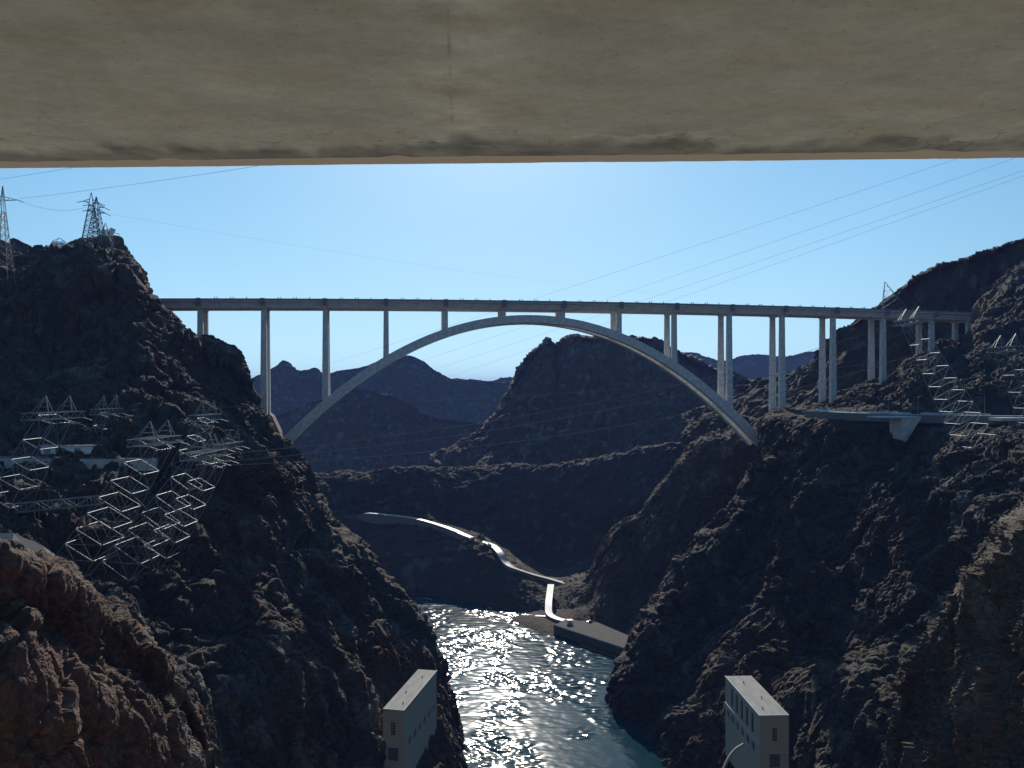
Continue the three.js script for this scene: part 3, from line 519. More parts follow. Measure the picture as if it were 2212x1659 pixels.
function walkway(a, b, h, label) {
  const B = thing('lattice_walkway', label, 'walkway', [a.x, a.y, a.z]);
  const d = b.clone().sub(a), L = d.length(), n = Math.round(L / 4), at = (k, z, y) => d.clone().multiplyScalar(k / n).add(V(0, y, z));
  for (const z of [0, 2.4]) {
    const g = []; for (const y of [0, h]) g.push(bar(at(0, z, y), at(n, z, y), 0.26));
    for (let k = 0; k <= n; k++) g.push(bar(at(k, z, 0), at(k, z, h), 0.14));
    for (let k = 0; k < n; k++) g.push(bar(at(k, z, k % 2 ? h : 0), at(k + 1, z, k % 2 ? 0 : h), 0.16));
    mesh('truss', merge(g), steelM, B);
  }
  const deckd = bar(at(0, 1.2, 0.2), at(n, 1.2, 0.2), 0.12, 2.4); mesh('deck', deckd, steelM, B);
  for (let k = 2; k < n; k += 5) mesh('post', merge([0, 2.4].map(z => bar(at(k, z, -14), at(k, z, 0), 0.3))), steelM, B);
}
walkway(W(-120, 1122, 262), W(225, 1088, 272), 3.0, 'grey lattice walkway crossing the left switchyard on posts');
walkway(W(470, 1036, 345), W(606, 1024, 372), 2.2, 'thin lattice walkway on posts at the cliff edge left of the arch foot');

// pylons on the skyline
function pylon(base, h, a0, a1, waist, arms, label, o = {}) {
  const B = thing('pylon', label, 'pylon', [base.x, base.y, base.z], o.turn ?? 0.5, o.group);
  const C = [[-1, -1], [1, -1], [1, 1], [-1, 1]], t = o.t ?? 0.26, w = y => y < waist ? lerp(a0, a1, y / waist) : lerp(a1, 0.1, (y - waist) / (h - waist));
  const at = (y, i, j) => V(i * w(y), y, j * w(y));
  for (const [i, j] of C) mesh('leg', merge([bar(at(-8, i, j), at(waist, i, j), t), bar(at(waist, i, j), at(h, i, j), t)]), darkSteelM, B);
  const br = [], n = 7; for (let k = 0; k < n; k++) { const y0 = k / n * waist, y1 = (k + 1) / n * waist; C.forEach(([i, j], q) => { const [i2, j2] = C[(q + 1) % 4]; br.push(bar(at(y0, i, j), at(y1, i2, j2), t * 0.6), bar(at(y0, i2, j2), at(y1, i, j), t * 0.6), bar(at(y1, i, j), at(y1, i2, j2), t * 0.6)); }); }
  mesh('bracing', merge(br), darkSteelM, B);
  for (const [y, r] of arms) {
    const g = []; for (const s of [-1, 1]) { const tip = V(s * r, y + 0.3, 0); for (const j of [-1, 1]) g.push(bar(V(s * w(y), y, j * w(y)), tip, t * 0.9), bar(V(s * w(y), y + 1.8, j * w(y + 1.8)), tip, t * 0.7)); for (const k of [0.3, 0.6]) g.push(bar(V(s * lerp(w(y), r, k), y, w(y) * (1 - k)), V(s * lerp(w(y), r, k), y + 1.8 * (1 - k) + 0.3 * k, -w(y) * (1 - k)), t * 0.5)); }
    mesh('crossarm', merge(g), darkSteelM, B);
    for (const s of [-1, 1]) mesh('insulator', bar(V(s * r, y + 0.2, 0), V(s * (r + 2.6), y - 0.8, 0.6), 0.32), darkSteelM, B);
  }
  return B;
}
const PG = 'pylons on the skyline';
pylon(W(6, 575, 400), 40, 3.4, 1.1, 27, [[33, 7.2]], 'tall dark pylon cut by the left picture edge', { group: PG, turn: 0.15 });
pylon(W(197, 524, 432), 27, 4.6, 1.2, 20, [[21.5, 4.2]], 'dark pylon on top of the left hill, the larger of two close together', { group: PG, turn: 0.6 });
pylon(W(208, 524, 436), 25, 3.8, 1.1, 18.5, [[19.5, 4.6], [16.5, 5]], 'dark pylon on top of the left hill, the smaller right-hand one of two close together', { group: PG, turn: 0.9 });
pylon(W(129, 540, 470), 7, 5.5, 3.2, 4.5, [], 'low lattice pyramid on the left skyline between the pylons', { group: PG, turn: 0.4, t: 0.2 });
pylon(W(228, 520, 436), 9.5, 2.6, 1.2, 6, [[4.5, 4.5]], 'short lattice mast on the hilltop beside the tilted panel', { group: PG, turn: 0.3, t: 0.24 });
{
  const o = W(1911, 690, 668), B = thing('pylon', 'slanting lattice pylon above the right end of the bridge', 'pylon', [o.x, o.y, o.z], 0, PG), ap = V(0, 31.5, 0), ft = [V(-3, -4, 3), V(-2, -4, -4), V(22, 4, 2), V(24, 4, -4)];
  for (const f of ft) mesh('leg', bar(f, ap, 0.34), darkSteelM, B);
  const br = []; for (let k = 1; k < 8; k++) { const a = k / 8, b = (k + 1) / 8; for (const [m, n] of [[0, 2], [1, 3], [0, 1], [2, 3]]) { br.push(bar(ft[m].clone().lerp(ap, a), ft[n].clone().lerp(ap, a), 0.2)); if (k < 7) br.push(bar(ft[m].clone().lerp(ap, a), ft[n].clone().lerp(ap, b), 0.18)); } }
  mesh('bracing', merge(br), darkSteelM, B);
}
{
  const c = W(241, 501, 436), B = thing('reflector_panel', 'pale tilted rectangular panel on the left hilltop beside the mast', 'panel', [c.x, c.y, c.z], 0.2);
  const p = mesh('panel', box(2.9, 4.2, 0.3), whiteM, B); p.rotation.z = -0.42;
  mesh('support', merge([bar(V(-0.6, 0, -0.3), V(-1.2, -7, -1), 0.2), bar(V(0.6, -0.5, -0.3), V(0.8, -7, -1), 0.2), bar(V(0, 0, -0.3), V(0, -6, -3), 0.2)]), darkSteelM, B);
}
// power lines
function line(a, b, sag, r, label) {
  const pts = []; for (let k = 0; k <= 36; k++) { const t = k / 36, p = a.clone().lerp(b, t); p.y -= sag * 4 * t * (1 - t); pts.push(p); }
  tag(mesh('power_line', new THREE.TubeGeometry(new THREE.CatmullRomCurve3(pts), 72, r, 5), wireM), label, 'power line', 'power lines over the canyon');
}
line(W(-260, 428, 420), W(760, 268, 200), 0, 0.05, 'upper of the two power lines in the top left sky');
line(W(42, 429, 400), W(900, 303, 220), 1, 0.055, 'lower of the two power lines in the top left sky, from the pylon arm');
line(W(2320, 258, 200), W(690, 792, 480), 1, 0.03, 'leftmost of the four power lines fanning down from the top right corner');
line(W(2420, 262, 200), W(760, 828, 490), 1, 0.03, 'second from left of the four power lines fanning from the top right corner');
line(W(2420, 296, 205), W(820, 836, 490), 1, 0.03, 'third from left of the four power lines fanning from the top right corner');
line(W(2420, 305, 210), W(860, 850, 495), 1, 0.03, 'rightmost of the four power lines fanning from the top right corner');
line(W(1962, 690, 380), W(442, 985, 268), 9, 0.075, 'topmost of three sunlit power lines sagging below the arch');
line(W(1974, 712, 376), W(450, 1000, 272), 9, 0.075, 'middle of three sunlit power lines sagging below the arch');
line(W(1968, 768, 372), W(462, 1006, 276), 10, 0.075, 'lowest of three sunlit power lines sagging below the arch');
line(W(1980, 772, 390), W(430, 880, 318), 5, 0.06, 'single nearly level power line crossing behind the tall left pier');
line(W(228, 460, 436), W(1500, 640, 900), 6, 0.03, 'faint power line falling from the hilltop pylon towards the bridge');
line(W(45, 434, 402), W(186, 448, 436), 3, 0.06, 'short slack power line between the two left pylons');

// ------------------------------------------------------------------ roads, walls and sheds
function road(name, pts, w, skirt, label, cat, o = {}) {                       // a strip on a retaining wall
  const c = new THREE.CatmullRomCurve3(pts), n = o.n ?? 60, top = [], wall = [], ws = Array.isArray(w) ? w : [w, w];
  const P = []; for (let i = 0; i <= n; i++) { const t = i / n, p = c.getPoint(t), d = c.getTangent(t); const s = V(-d.z, 0, d.x).normalize().multiplyScalar(lerp(ws[0], ws[1], t) / 2); P.push([p.clone().sub(s), p.clone().add(s)]); }
  const quad = (l, a, b, c, d) => l.push(a, b, c, a, c, d), dn = V(0, -skirt, 0), th = V(0, -0.25, 0);
  for (let i = 0; i < n; i++) {
    const [a, b] = P[i], [e, f] = P[i + 1]; quad(top, a, b, f, e);
    for (const [p, q] of [[a, e], [f, b]]) { quad(wall, p.clone().add(th), q.clone().add(th), q.clone().add(dn), p.clone().add(dn)); quad(top, p, q, q.clone().add(th), p.clone().add(th)); }
  }
  for (const [a, b] of [P[0], P[n]]) quad(wall, a.clone().add(th), b.clone().add(th), b.clone().add(dn), a.clone().add(dn));
  const geo = l => { const g = new THREE.BufferGeometry().setFromPoints(l); g.computeVertexNormals(); return metreUV(g); };
  const B = new THREE.Group(); B.name = name; scene.add(B); structure(B, label, cat); B.position.y = o.lift ?? 0;
  mesh('surface', geo(top), o.m || roadM, B); mesh('retaining_wall', geo(wall), o.wall || concM, B); return B;
}
const scarM = new THREE.MeshStandardMaterial({ color: new THREE.Color(0.20, 0.175, 0.15), roughness: 1 });
road('road', [[758, 1126, 788], [792, 1113, 781], [840, 1117, 777], [900, 1125, 772], [960, 1142, 764], [990, 1153, 754]].map(q => W(...q)), 6, 14, 'left stretch of the far bank road with a pale scar below it', 'road', { m: roadM, wall: scarM, lift: 2.2 });
road('road', [[984, 1151, 757], [1002, 1159, 748], [1040, 1174, 736], [1064, 1183, 728], [1080, 1199, 712], [1092, 1219, 702], [1108, 1230, 696], [1150, 1245, 696], [1190, 1256, 698], [1232, 1268, 696]].map(q => W(...q)), 6, 9, 'winding right stretch of the far bank road above the spit', 'road', { m: roadM, wall: scarM, n: 90, lift: 2.2 });
road('road', [[1190, 1262, 672], [1187, 1285, 655], [1185, 1305, 640], [1187, 1325, 626], [1200, 1334, 618], [1222, 1340, 610], [1250, 1344, 602]].map(q => W(...q)), 5.4, 6, 'short steep road down to the river landing', 'road', { m: roadM, wall: scarM });
road('road', [[1088, 1318, 664], [1098, 1322, 652], [1120, 1326, 644], [1150, 1329, 634], [1187, 1331, 624]].map(q => W(...q)), 3.5, 4, 'narrow track on the spit leading to the landing', 'road', { m: roadM, wall: scarM });
// landing with its quay wall
const QUAY = [];
{
  const q = [[1196, 1360, 590], [1366, 1414, 531], [1420, 1412, 545], [1370, 1392, 560], [1290, 1356, 598], [1222, 1346, 606]].map(a => W(...a));
  const y = 6.2, up = q.map(p => V(p.x, y, p.z)), dn = q.map(p => V(p.x, -3, p.z)), top = [], side = [];
  for (let i = 1; i < up.length - 1; i++) top.push(up[0], up[i], up[i + 1]);
  for (let i = 0; i < up.length; i++) { const j = (i + 1) % up.length; side.push(dn[i], dn[j], up[j], dn[i], up[j], up[i]); }
  const geo = l => { const g = new THREE.BufferGeometry().setFromPoints(l); g.computeVertexNormals(); return metreUV(g); };
  const B = new THREE.Group(); B.name = 'river_landing'; scene.add(B); structure(B, 'flat grey landing with a concrete quay wall on the right bank', 'landing');
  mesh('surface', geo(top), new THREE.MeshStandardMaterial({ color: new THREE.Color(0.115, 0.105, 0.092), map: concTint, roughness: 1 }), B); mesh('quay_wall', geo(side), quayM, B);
  mesh('kerb', bar(up[0].clone().add(V(0, 0.25, 0)), up[1].clone().add(V(0, 0.25, 0)), 0.8, 0.6), whiteConcM, B);
  { // low bank of silt and scrub along the foot of the quay
    const a = up[0].clone().lerp(up[1], 0.42), b = up[0].clone().lerp(up[1], 0.98), o = V(-2.6, 0, 3.4), lo = V(0, -4, 0), d = V(0, -5.4, 0);
    const p = [a, b].flatMap(e => [e.clone().add(d), e.clone().add(d).add(o)]);
    const g = hexa([p[1].clone().add(lo), p[3].clone().add(lo), p[2].clone().add(lo), p[0].clone().add(lo), p[1], p[3], p[2], p[0]]);
    structure(mesh('river_bank', g, scarM)); QUAY.push(a, b);
  }
  const h = W(1240, 1348, 600), hy = y, H = thing('hut', 'small white hut at the near corner of the river landing', 'hut', [up[0].x + 12, hy, up[0].z - 3], 0.35);
  mesh('wall', box(3.8, 2.9, 3.2, 0, 1.45, 0), whiteM, H); mesh('roof', prism([[-2.3, 0], [2.3, 0], [2.3, 0.25], [-2.3, 0.55]], 3.8).translate(0, 2.9, -1.9), whiteM, H); mesh('door', box(1.0, 2.1, 0.1, -0.8, 1.05, 1.62), darkSteelM, H);
}
function car(p, turn, m, label, van) {
  const B = thing('car', label, 'car', [p.x, p.y, p.z], turn, 'cars by the canyon');
  const body = prism(van ? [[-2.3, 0.35], [2.3, 0.35], [2.4, 1.0], [1.7, 1.15], [1.1, 2.0], [-2.2, 2.05], [-2.4, 1.0]] : [[-2.2, 0.35], [2.2, 0.35], [2.3, 0.8], [1.3, 0.95], [0.6, 1.45], [-1.1, 1.45], [-1.8, 0.95], [-2.3, 0.85]], 1.8).translate(0, 0, -0.9);
  mesh('body', body, m, B);
  mesh('windows', prism(van ? [[1.5, 1.2], [1.05, 1.85], [-2.0, 1.85], [-2.1, 1.2]] : [[1.1, 0.98], [0.55, 1.38], [-1.05, 1.38], [-1.6, 0.98]], 1.84).translate(0, 0, -0.92), glassM, B);
  for (const x of [-1.4, 1.4]) for (const z of [-0.85, 0.85]) mesh('wheel', new THREE.CylinderGeometry(0.34, 0.34, 0.24, 14).rotateX(Math.PI / 2).translate(x, 0.34, z), darkSteelM, B);
}
const carWhite = new THREE.MeshPhysicalMaterial({ color: new THREE.Color(0.7, 0.7, 0.7), roughness: 0.3, clearcoat: 1 }), carDark = new THREE.MeshPhysicalMaterial({ color: new THREE.Color(0.05, 0.055, 0.07), roughness: 0.3, clearcoat: 1 }), carSilver = new THREE.MeshPhysicalMaterial({ color: new THREE.Color(0.4, 0.41, 0.42), roughness: 0.3, clearcoat: 1 });
{ const p = W(1274, 1348, 598); car(V(p.x, 6.2, p.z), 0.6, carDark, 'dark car parked in the middle of the river landing'); }

const benchWallM = new THREE.MeshStandardMaterial({ color: new THREE.Color(0.17, 0.155, 0.14), roughness: 0.95 });
// road bench on the right with its wall, rail, lamps and cars
const bench = [[1752, 887, 500], [1790, 889, 482], [1840, 891, 466], [1900, 893, 452], [1960, 895, 443], [2030, 896, 434], [2100, 897, 425], [2212, 898, 412], [2400, 899, 392]].map(q => W(...q));
road('road', bench, 9, 4.5, 'road on a walled bench under the right bridge piers', 'road', { m: roadM, wall: benchWallM, n: 80 });
{
  const c = new THREE.CatmullRomCurve3(bench), off = (t, d, h) => { const p = c.getPoint(t), g = c.getTangent(t); return p.add(V(-g.z, 0, g.x).normalize().multiplyScalar(d)).add(V(0, h, 0)); };
  for (const [a, b, label] of [[0.05, 0.28, 'steel guard rail at the left end of the right bench road'], [0.32, 0.52, 'steel guard rail by the viewing platform on the right bench road'], [0.56, 0.8, 'steel guard rail below the leaning tower on the right bench road']]) {
    const B = thing('guard_rail', label, 'guard rail', [0, 0, 0], 0, 'guard rails on the bench road'), n = 16, rail = [], posts = [];
    for (let i = 0; i < n; i++) { const t = lerp(a, b, i / n), t2 = lerp(a, b, (i + 1) / n); for (const h of [0.55, 0.95]) rail.push(bar(off(t, 4.2, h), off(t2, 4.2, h), 0.1, 0.26)); posts.push(bar(off(t, 4.2, 0), off(t, 4.2, 1.05), 0.14)); }
    mesh('rail', merge(rail), whiteM, B); for (const p of posts) mesh('post', p, steelM, B);
  }
  // lamps
  function lamp(p, h, turn, label) {
    const B = thing('street_lamp', label, 'street lamp', [p.x, p.y, p.z], turn, 'street lamps along the bench road');
    mesh('pole', new THREE.CylinderGeometry(0.09, 0.16, h, 8).translate(0, h / 2, 0), steelM, B);
    mesh('arm', new THREE.TubeGeometry(new THREE.CatmullRomCurve3([V(0, h - 0.2, 0), V(0.25, h + 0.5, 0), V(1.0, h + 0.9, 0), V(2.3, h + 0.95, 0)]), 12, 0.08, 6), steelM, B);
    mesh('lamp_head', box(0.9, 0.18, 0.36, 2.6, h + 0.93, 0), steelM, B);
  }
  const L = [[1717, 893, 520, 8.2, 'lamp beside the tall pier pair at the left end of the bench road'], [1766, 893, 500, 6.5, 'short lamp just left of the second right-hand pier pair'], [1836, 906, 455, 9.5, 'lamp standing in front of the bench road wall'], [1920, 898, 458, 8.5, 'lamp behind the viewing platform on the bench road'], [1940, 812, 520, 6, 'lamp high on the rocks under the bridge'], [1983, 899, 440, 10, 'tall lamp left of the big leaning tower'], [2127, 899, 420, 11, 'tallest lamp, right of the big leaning tower']];
  for (const [px, py, d, h, label] of L) { const p = W(px, py, d); lamp(p, h, px > 2100 ? Math.PI - 0.2 : 0.1, label); }
  const cars = [[0.06, 2, carWhite, 'white car at the left end of the bench road'], [0.13, 2, carWhite, 'second white car from the left end of the bench road', 1], [0.27, -2, carSilver, 'silver car between two lamps on the bench road'], [0.40, 2, carWhite, 'white van behind the viewing platform rail', 1], [0.57, 2, carSilver, 'silver car under the foot of the big leaning tower'], [0.66, 2, carWhite, 'white car right of the big leaning tower'], [0.34, -2, carDark, 'dark car in the middle of the bench road']];
  for (const [t, d, m, label, van] of cars) { const p = off(t, d, 0.02), g = c.getTangent(t); car(p, Math.atan2(-g.z, g.x), m, label, van); }
  // viewing platform on its pier
  const a = W(1948, 903, 427), B = thing('viewing_platform', 'concrete platform on a tapering pier jutting from the bench road', 'platform', [a.x, a.y, a.z]);
  mesh('pier', hexa([V(0, -11.5, 0), V(2.6, -13, -1), V(2.6, -13, -14), V(0, -11.5, -14), V(0, 0, 0), V(10.5, 0, 0), V(10.5, 0, -14), V(0, 0, -14)]), concM, B);
  mesh('slab', box(22, 0.7, 15, -1, 0.36, -7), whiteConcM, B);
  const rl = []; for (const h of [0.5, 1.0]) rl.push(bar(V(-12, 0.7 + h, 0.4), V(10, 0.7 + h, 0.4), 0.1)); for (let x = -12; x <= 10; x += 2) rl.push(bar(V(x, 0.7, 0.4), V(x, 1.8, 0.4), 0.1));
  mesh('railing', merge(rl), steelM, B);
  const s = W(2160, 906, 404), S = thing('concrete_canopy', 'pale flat concrete canopy at the right picture edge', 'canopy', [s.x, s.y, s.z]);
  mesh('slab', box(40, 1.6, 11, 20, 0, -4), whiteConcM, S); for (const x of [10, 24, 38]) mesh('pier', box(2, 10, 7, x, -5.6, -4.5), concM, S);
}
// left: shed, terrace wall, curved wall
{
  const a = W(86, 979, 308), B = thing('flat_roofed_shed', 'long low shed with a pale flat roof above the left switchyard', 'shed', [a.x, a.y, a.z], -0.06);
  mesh('wall', box(20, 3, 7, 10.4, 1.2, -3.5), whiteM, B); mesh('roof', box(21.4, 0.35, 8.4, 10.4, 2.9, -3.5), new THREE.MeshStandardMaterial({ color: new THREE.Color(0.34, 0.33, 0.31), roughness: 0.8 }), B);
  for (const x of [3, 9, 15]) mesh('door', box(2.6, 2.2, 0.1, x, 0.9, 0.05), steelM, B);
  road('terrace', [[-200, 984, 298], [0, 986, 303], [110, 987, 307], [220, 988, 310], [340, 989, 315]].map(q => W(...q)), 12, 4.5, 'walled terrace carrying the shed above the left switchyard', 'terrace', { m: scarM, wall: concM });
  const pts = [[644, 1024, 446], [628, 1042, 436], [612, 1060, 426], [601, 1072, 416], [588, 1083, 406], [571, 1092, 396], [545, 1096, 386]].map(q => W(...q)), c = new THREE.CatmullRomCurve3(pts), g = [];
  for (let i = 0; i < 26; i++) { const p = c.getPoint(i / 26), q = c.getPoint((i + 1) / 26), n = V(-(q.z - p.z), 0, q.x - p.x).normalize().multiplyScalar(0.7), h = V(0, -6.5, 0); g.push(hexa([p.clone().add(n).add(h), q.clone().add(n).add(h), q.clone().sub(n).add(h), p.clone().sub(n).add(h), p.clone().add(n), q.clone().add(n), q.clone().sub(n), p.clone().sub(n)])); }
  tag(mesh('retaining_wall', merge(g), concM), 'curved concrete retaining wall on the left cliff edge below the arch foot', 'wall');
}
// stone apron under the left switchyard
{
  const pts = [[[-60, 1150, 236], [30, 1152, 238], [90, 1178, 243], [140, 1212, 247]], [[-60, 1195, 228], [20, 1196, 230], [80, 1222, 236], [150, 1252, 240]]].map(r => r.map(q => W(...q)));
  const g = []; for (let i = 0; i < 3; i++) { const [a, b] = [pts[0][i], pts[0][i + 1]], [c, d] = [pts[1][i], pts[1][i + 1]], k = V(0, -4, 0); g.push(hexa([c.clone().add(k), d.clone().add(k), b.clone().add(k), a.clone().add(k), c, d, b, a])); }
  tag(mesh('stone_apron', merge(g), new THREE.MeshStandardMaterial({ color: new THREE.Color(0.24, 0.21, 0.17), roughness: 1 })), 'smooth pale stone apron under the left switchyard', 'apron');
}
// concrete in the right gully
{
  const a = W(2048, 1296, 300), g = hexa([V(0, -12, 0), V(11, -14, 3), V(11, -14, -2), V(0, -12, -2), V(0, 0, -4), V(12, -3.2, -2), V(12, -3.2, -6), V(0, 0, -8)]);
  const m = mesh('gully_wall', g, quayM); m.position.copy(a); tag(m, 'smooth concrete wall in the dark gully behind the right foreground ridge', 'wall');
}
// ------------------------------------------------------------------ the shelter one looks out from
{
  const h = 1.3, turn = -2.1 * Math.PI / 180;
  const B = thing('viewing_shelter', 'rough tan concrete roof slab overhead across the top of the picture', 'shelter', [0, EYE, 0], turn);
  const D = 4.512, Wd = 14, nx = 700, nz = 60;
  // stains, cracks and pores of the soffit, over x -3.6 .. 3.6 m and 0 .. 2.6 m back from the edge
  const tx = dataTex(2048, 1024, (u, v) => {
    const x = (u - 0.5) * 7.2, z = v * 2.6;
    const a = fbm(x * 0.9 + 4, z * 1.5, 1, 4), b = fbm(x * 4, z * 5, 7, 4), c = fbm(x * 26, z * 32, 3, 3), d = fbm(x * 1.6 + 9, z * 3, 12, 4);
    let k = 1 + 0.16 * a + 0.18 * b + 0.14 * c;
    let r = 0.61 * k, g = 0.60 * k, bl = 0.53 * k;
    const rust = smooth(0.06, 0.30, d + 0.25 * a) * 0.35; r *= 1 - 0.02 * rust; g *= 1 - 0.14 * rust; bl *= 1 - 0.32 * rust;
    const e = 0.30 + 0.42 * fbm(x * 1.3, 3, 5, 4) + 0.22 * fbm(x * 6, z * 3, 2, 4);             // dirt line left by dripping water
    const dirt = smooth(e + 0.08, e - 0.12, z) * (0.46 + 0.5 * fbm(x * 3, 8, z * 5, 3)); r *= 1 - dirt; g *= 1 - dirt; bl *= 1 - dirt * 0.95;
    const rim = smooth(0.05, 0.0, Math.abs(z - e - 0.1 - 0.08 * fbm(x * 2 + 3, 1, 1, 3))) * smooth(0.02, 0.2, fbm(x * 0.8 + 7, 2, 2, 2)) * 0.18; r *= 1 + rim; g *= 1 + rim; bl *= 1 + rim;
    const cx = Math.abs(fbm(x * 1.3 + 2, z * 2.5, 20, 4)), cr2 = smooth(0.012, 0.0, cx) * smooth(1.4, 0.15, z) * smooth(-0.15, 0.1, fbm(x * 0.7, z, 33, 2)) * 0.4; r *= 1 - cr2; g *= 1 - cr2; bl *= 1 - cr2;
    const j = x + 0.50 - z * 0.10, jw = 0.004 + 0.003 * fbm(z * 8, 1, 1, 2), joint = smooth(jw + 0.006, jw, Math.abs(j)) * smooth(0.4, 0.8, z) * clamp(0.08 + 0.4 * noise(z * 5, 2, 2), 0, 0.22); r *= 1 - joint; g *= 1 - joint; bl *= 1 - joint;
    const pale = smooth(0.34, 0.03, Math.abs(j - 0.05 + 0.1 * noise(z * 4, 5, 5))) * (0.16 + 0.4 * b); r *= 1 + pale; g *= 1 + pale; bl *= 1 + pale * 1.1;
    const pit = smooth(0.52, 0.56, noise(x * 60, z * 44, 9)) * 0.25; r *= 1 - pit; g *= 1 - pit; bl *= 1 - pit;
    const streak = 0.20 * fbm(x * 2.4 + 3, z * 3.4, 44, 5) + 0.16 * fbm(x * 11, z * 14, 15, 3); r *= 1 + streak; g *= 1 + streak * 1.05; bl *= 1 + streak * 1.2;
    const to = q => q <= 0.0031308 ? 12.92 * q : 1.055 * Math.pow(q, 1 / 2.4) - 0.055;
    return [to(r), to(g), to(bl)];
  }, true);
  tx.wrapS = THREE.MirroredRepeatWrapping; tx.wrapT = THREE.MirroredRepeatWrapping;
  const bm = dataTex(1024, 1024, (u, v) => { const x = 0.5 + 0.4 * tileN(u, v, 30, 2) + 0.3 * tileN(u, v, 90, 6); return [x, x, x]; }); bm.repeat.set(6, 4);
  const slabM = new THREE.MeshStandardMaterial({ map: tx, bumpMap: bm, bumpScale: 0.006, roughness: 0.95 });
  const pos = [], uv = [], idx = [];
  for (let j = 0; j <= nz; j++) for (let i = 0; i <= nx; i++) {
    const x = (i / nx - 0.5) * Wd, z = Math.pow(j / nz, 1.6) * 8;
    const y = h + 0.010 * fbm(x * 0.8, 1, z * 0.9, 3) + 0.003 * fbm(x * 6, 4, z * 6, 3);
    pos.push(x, y, -D + z); uv.push(x / 7.2 + 0.5, z / 2.6);
  }
  for (let j = 0; j < nz; j++) for (let i = 0; i < nx; i++) { const p = j * (nx + 1) + i, q = p + nx + 1; idx.push(p, q, p + 1, p + 1, q, q + 1); }
  const g = new THREE.BufferGeometry(); g.setAttribute('position', new THREE.Float32BufferAttribute(pos, 3)); g.setAttribute('uv', new THREE.Float32BufferAttribute(uv, 2)); g.setIndex(idx.map((v, k) => idx[k - k % 3 + [0, 2, 1][k % 3]])); g.computeVertexNormals();
  const roof = mesh('roof_slab', box(Wd, 0.34, 8, 0, h + 0.2, -D + 4.006), concM, B);
  mesh('soffit', g, slabM, roof);
  // broken drip edge hanging along the front
  const lp = [], li = [], ln = 1600;
  for (let i = 0; i <= ln; i++) {
    const x = (i / ln - 0.5) * Wd;
    const spike = Math.pow(Math.max(0, noise(x * 3.1, 5, 2)), 3) * 0.10;
    const dep = 0.019 + 0.004 * fbm(x * 5, 2, 6, 4), back = 0.012 + 0.012 * fbm(x * 7, 7, 1, 4) + spike * 1.2, y = h + 0.010 * fbm(x * 0.8, 1, 0, 3);
    const ragged = 0.007 * fbm(x * 45, 3, 3, 3);
    lp.push(x, y + 0.002, -D + 0.045 + back * 2.2, x, y - dep * 0.55, -D + 0.02 + back, x, y - dep + ragged, -D + 0.004, x, y - dep + 0.002, -D - 0.012, x, h + 0.36, -D - 0.014);
  }
  for (let i = 0; i < ln; i++) for (let k = 0; k < 4; k++) { const p = i * 5 + k; li.push(p, p + 5, p + 1, p + 1, p + 5, p + 6); }
  const lg = new THREE.BufferGeometry(); lg.setAttribute('position', new THREE.Float32BufferAttribute(lp, 3)); lg.setIndex(li); lg.computeVertexNormals();
  mesh('drip_edge', lg, new THREE.MeshStandardMaterial({ color: new THREE.Color(0.66, 0.57, 0.47), roughness: 1 }), roof);
  mesh('floor_slab', box(Wd, 0.4, 6.6, 0, -1.75, 0.15), new THREE.MeshStandardMaterial({ color: new THREE.Color(0.46, 0.45, 0.42), map: concTint, roughness: 0.9 }), B);
  mesh('rear_wall', box(Wd, 3.4, 0.4, 0, -0.1, 3.4), concM, B);
  for (const s of [-1, 1]) mesh('side_wall', box(0.4, 3.4, 5.0, s * (Wd / 2 - 0.2), -0.1, 0.7), concM, B);
}
// the concrete dam the shelter stands on: its sunlit downstream face, hollow towards the canyon
{
  const n = 60, m = 24, R = 150, pos = [], uv = [], idx = [];
  for (let j = 0; j <= m; j++) for (let i = 0; i <= n; i++) {
    const x = lerp(-132, 132, i / n), y = lerp(EYE - 2.0, -6, j / m), z = -(R - Math.sqrt(R * R - x * x)) - 2.6 - (EYE - y) * 0.14 - ((EYE - y) / 180) ** 2 * 22;
    pos.push(x, y, z); uv.push(x / 12, y / 12);
  }
  for (let j = 0; j < m; j++) for (let i = 0; i < n; i++) { const p = j * (n + 1) + i, q = p + n + 1; idx.push(p, p + 1, q, p + 1, q + 1, q); }
  const k = pos.length / 3; for (let i = 0; i <= n; i++) { pos.push(pos[i * 3], pos[i * 3 + 1], pos[i * 3 + 2] + 24); uv.push(0, 0); }
  for (let i = 0; i < n; i++) idx.push(i, k + i, i + 1, i + 1, k + i, k + i + 1);
  const g = new THREE.BufferGeometry(); g.setAttribute('position', new THREE.Float32BufferAttribute(pos, 3)); g.setAttribute('uv', new THREE.Float32BufferAttribute(uv, 2)); g.setIndex(idx); g.computeVertexNormals();
  structure(mesh('dam', g, new THREE.MeshStandardMaterial({ color: new THREE.Color(0.30, 0.28, 0.25), map: concTint, roughness: 0.9 })));
}
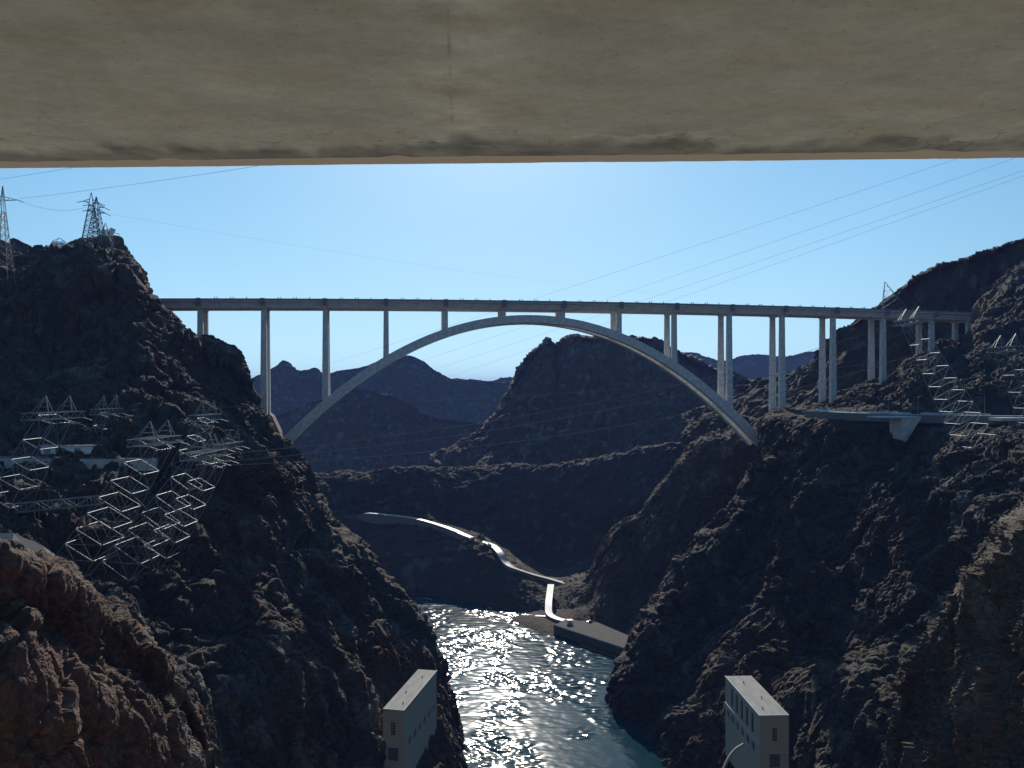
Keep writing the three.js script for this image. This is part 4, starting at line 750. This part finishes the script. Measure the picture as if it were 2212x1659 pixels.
// ------------------------------------------------------------------ scrub on the slopes
{
  reseed(99);
  const bush = [];
  for (let k = 0; k < 26; k++) {
    const th = rnd() * 6.283, ph = Math.acos(rnd()), r = 0.55 + 0.5 * rnd(), c = V(Math.sin(ph) * Math.cos(th), Math.cos(ph) * 0.8, Math.sin(ph) * Math.sin(th)).multiplyScalar(r);
    const a = V(rnd() - 0.5, rnd() - 0.5, rnd() - 0.5).multiplyScalar(0.8), b = V(rnd() - 0.5, rnd() - 0.5, rnd() - 0.5).multiplyScalar(0.8);
    bush.push(c.clone().add(a), c.clone().add(b), c.clone().sub(a)); bush.push(c.clone().multiplyScalar(0.6).add(b), c.clone().multiplyScalar(0.6).sub(a), c.clone().sub(b));
  }
  const g = new THREE.BufferGeometry().setFromPoints(bush); g.computeVertexNormals();
  const spots = [];
  const share = [[0, 3200], [1, 900], [2, 1800], [3, 700], [5, 2400], [6, 1500]];
  for (const [n, count] of share) {
    const p = GROUND[n]; let made = 0, tries = 0;
    while (made < count && tries++ < 60000) {
      const i = Math.floor(rnd() * p.length / 3) * 3; if (p[i + 1] < 4) continue;
      const x = p[i], y = p[i + 1], z = p[i + 2];
      if (fbm(x / 18, y / 18, z / 18, 3) < 0.02 + rnd() * 0.12) continue;
      spots.push([x, y, z, (n === 1 || n === 3) ? 0.25 + rnd() * 0.5 : n > 4 ? 0.8 + rnd() * 1.5 : 0.5 + rnd() * 1.1]); made++;
    }
  }
  for (let k = 0; k < 150; k++) { const t = rnd(), p = QUAY[0].clone().lerp(QUAY[1], t); spots.push([p.x - rnd() * 2.8, 0.9, p.z + rnd() * 3.2, 0.7 + rnd() * 0.9]); }
  const im = new THREE.InstancedMesh(g, new THREE.MeshStandardMaterial({ roughness: 1, side: THREE.DoubleSide }), spots.length), m = new THREE.Matrix4(), q = new THREE.Quaternion(), col = new THREE.Color();
  spots.forEach(([x, y, z, s], i) => { q.setFromEuler(new THREE.Euler(0, rnd() * 6.28, 0)); m.compose(V(x, y - 0.1, z), q, V(s * (0.8 + rnd() * 0.5), s * (0.6 + rnd() * 0.5), s)); im.setMatrixAt(i, m); const t = rnd(); col.setRGB(lerp(0.075, 0.13, t), lerp(0.08, 0.115, t), lerp(0.035, 0.055, t)); im.setColorAt(i, col); });
  im.name = 'desert_scrub'; im.castShadow = im.receiveShadow = true; im.userData = { kind: 'stuff', label: 'low olive desert scrub scattered over the canyon slopes', category: 'scrub' }; scene.add(im);
}
renderer.render(scene, camera);
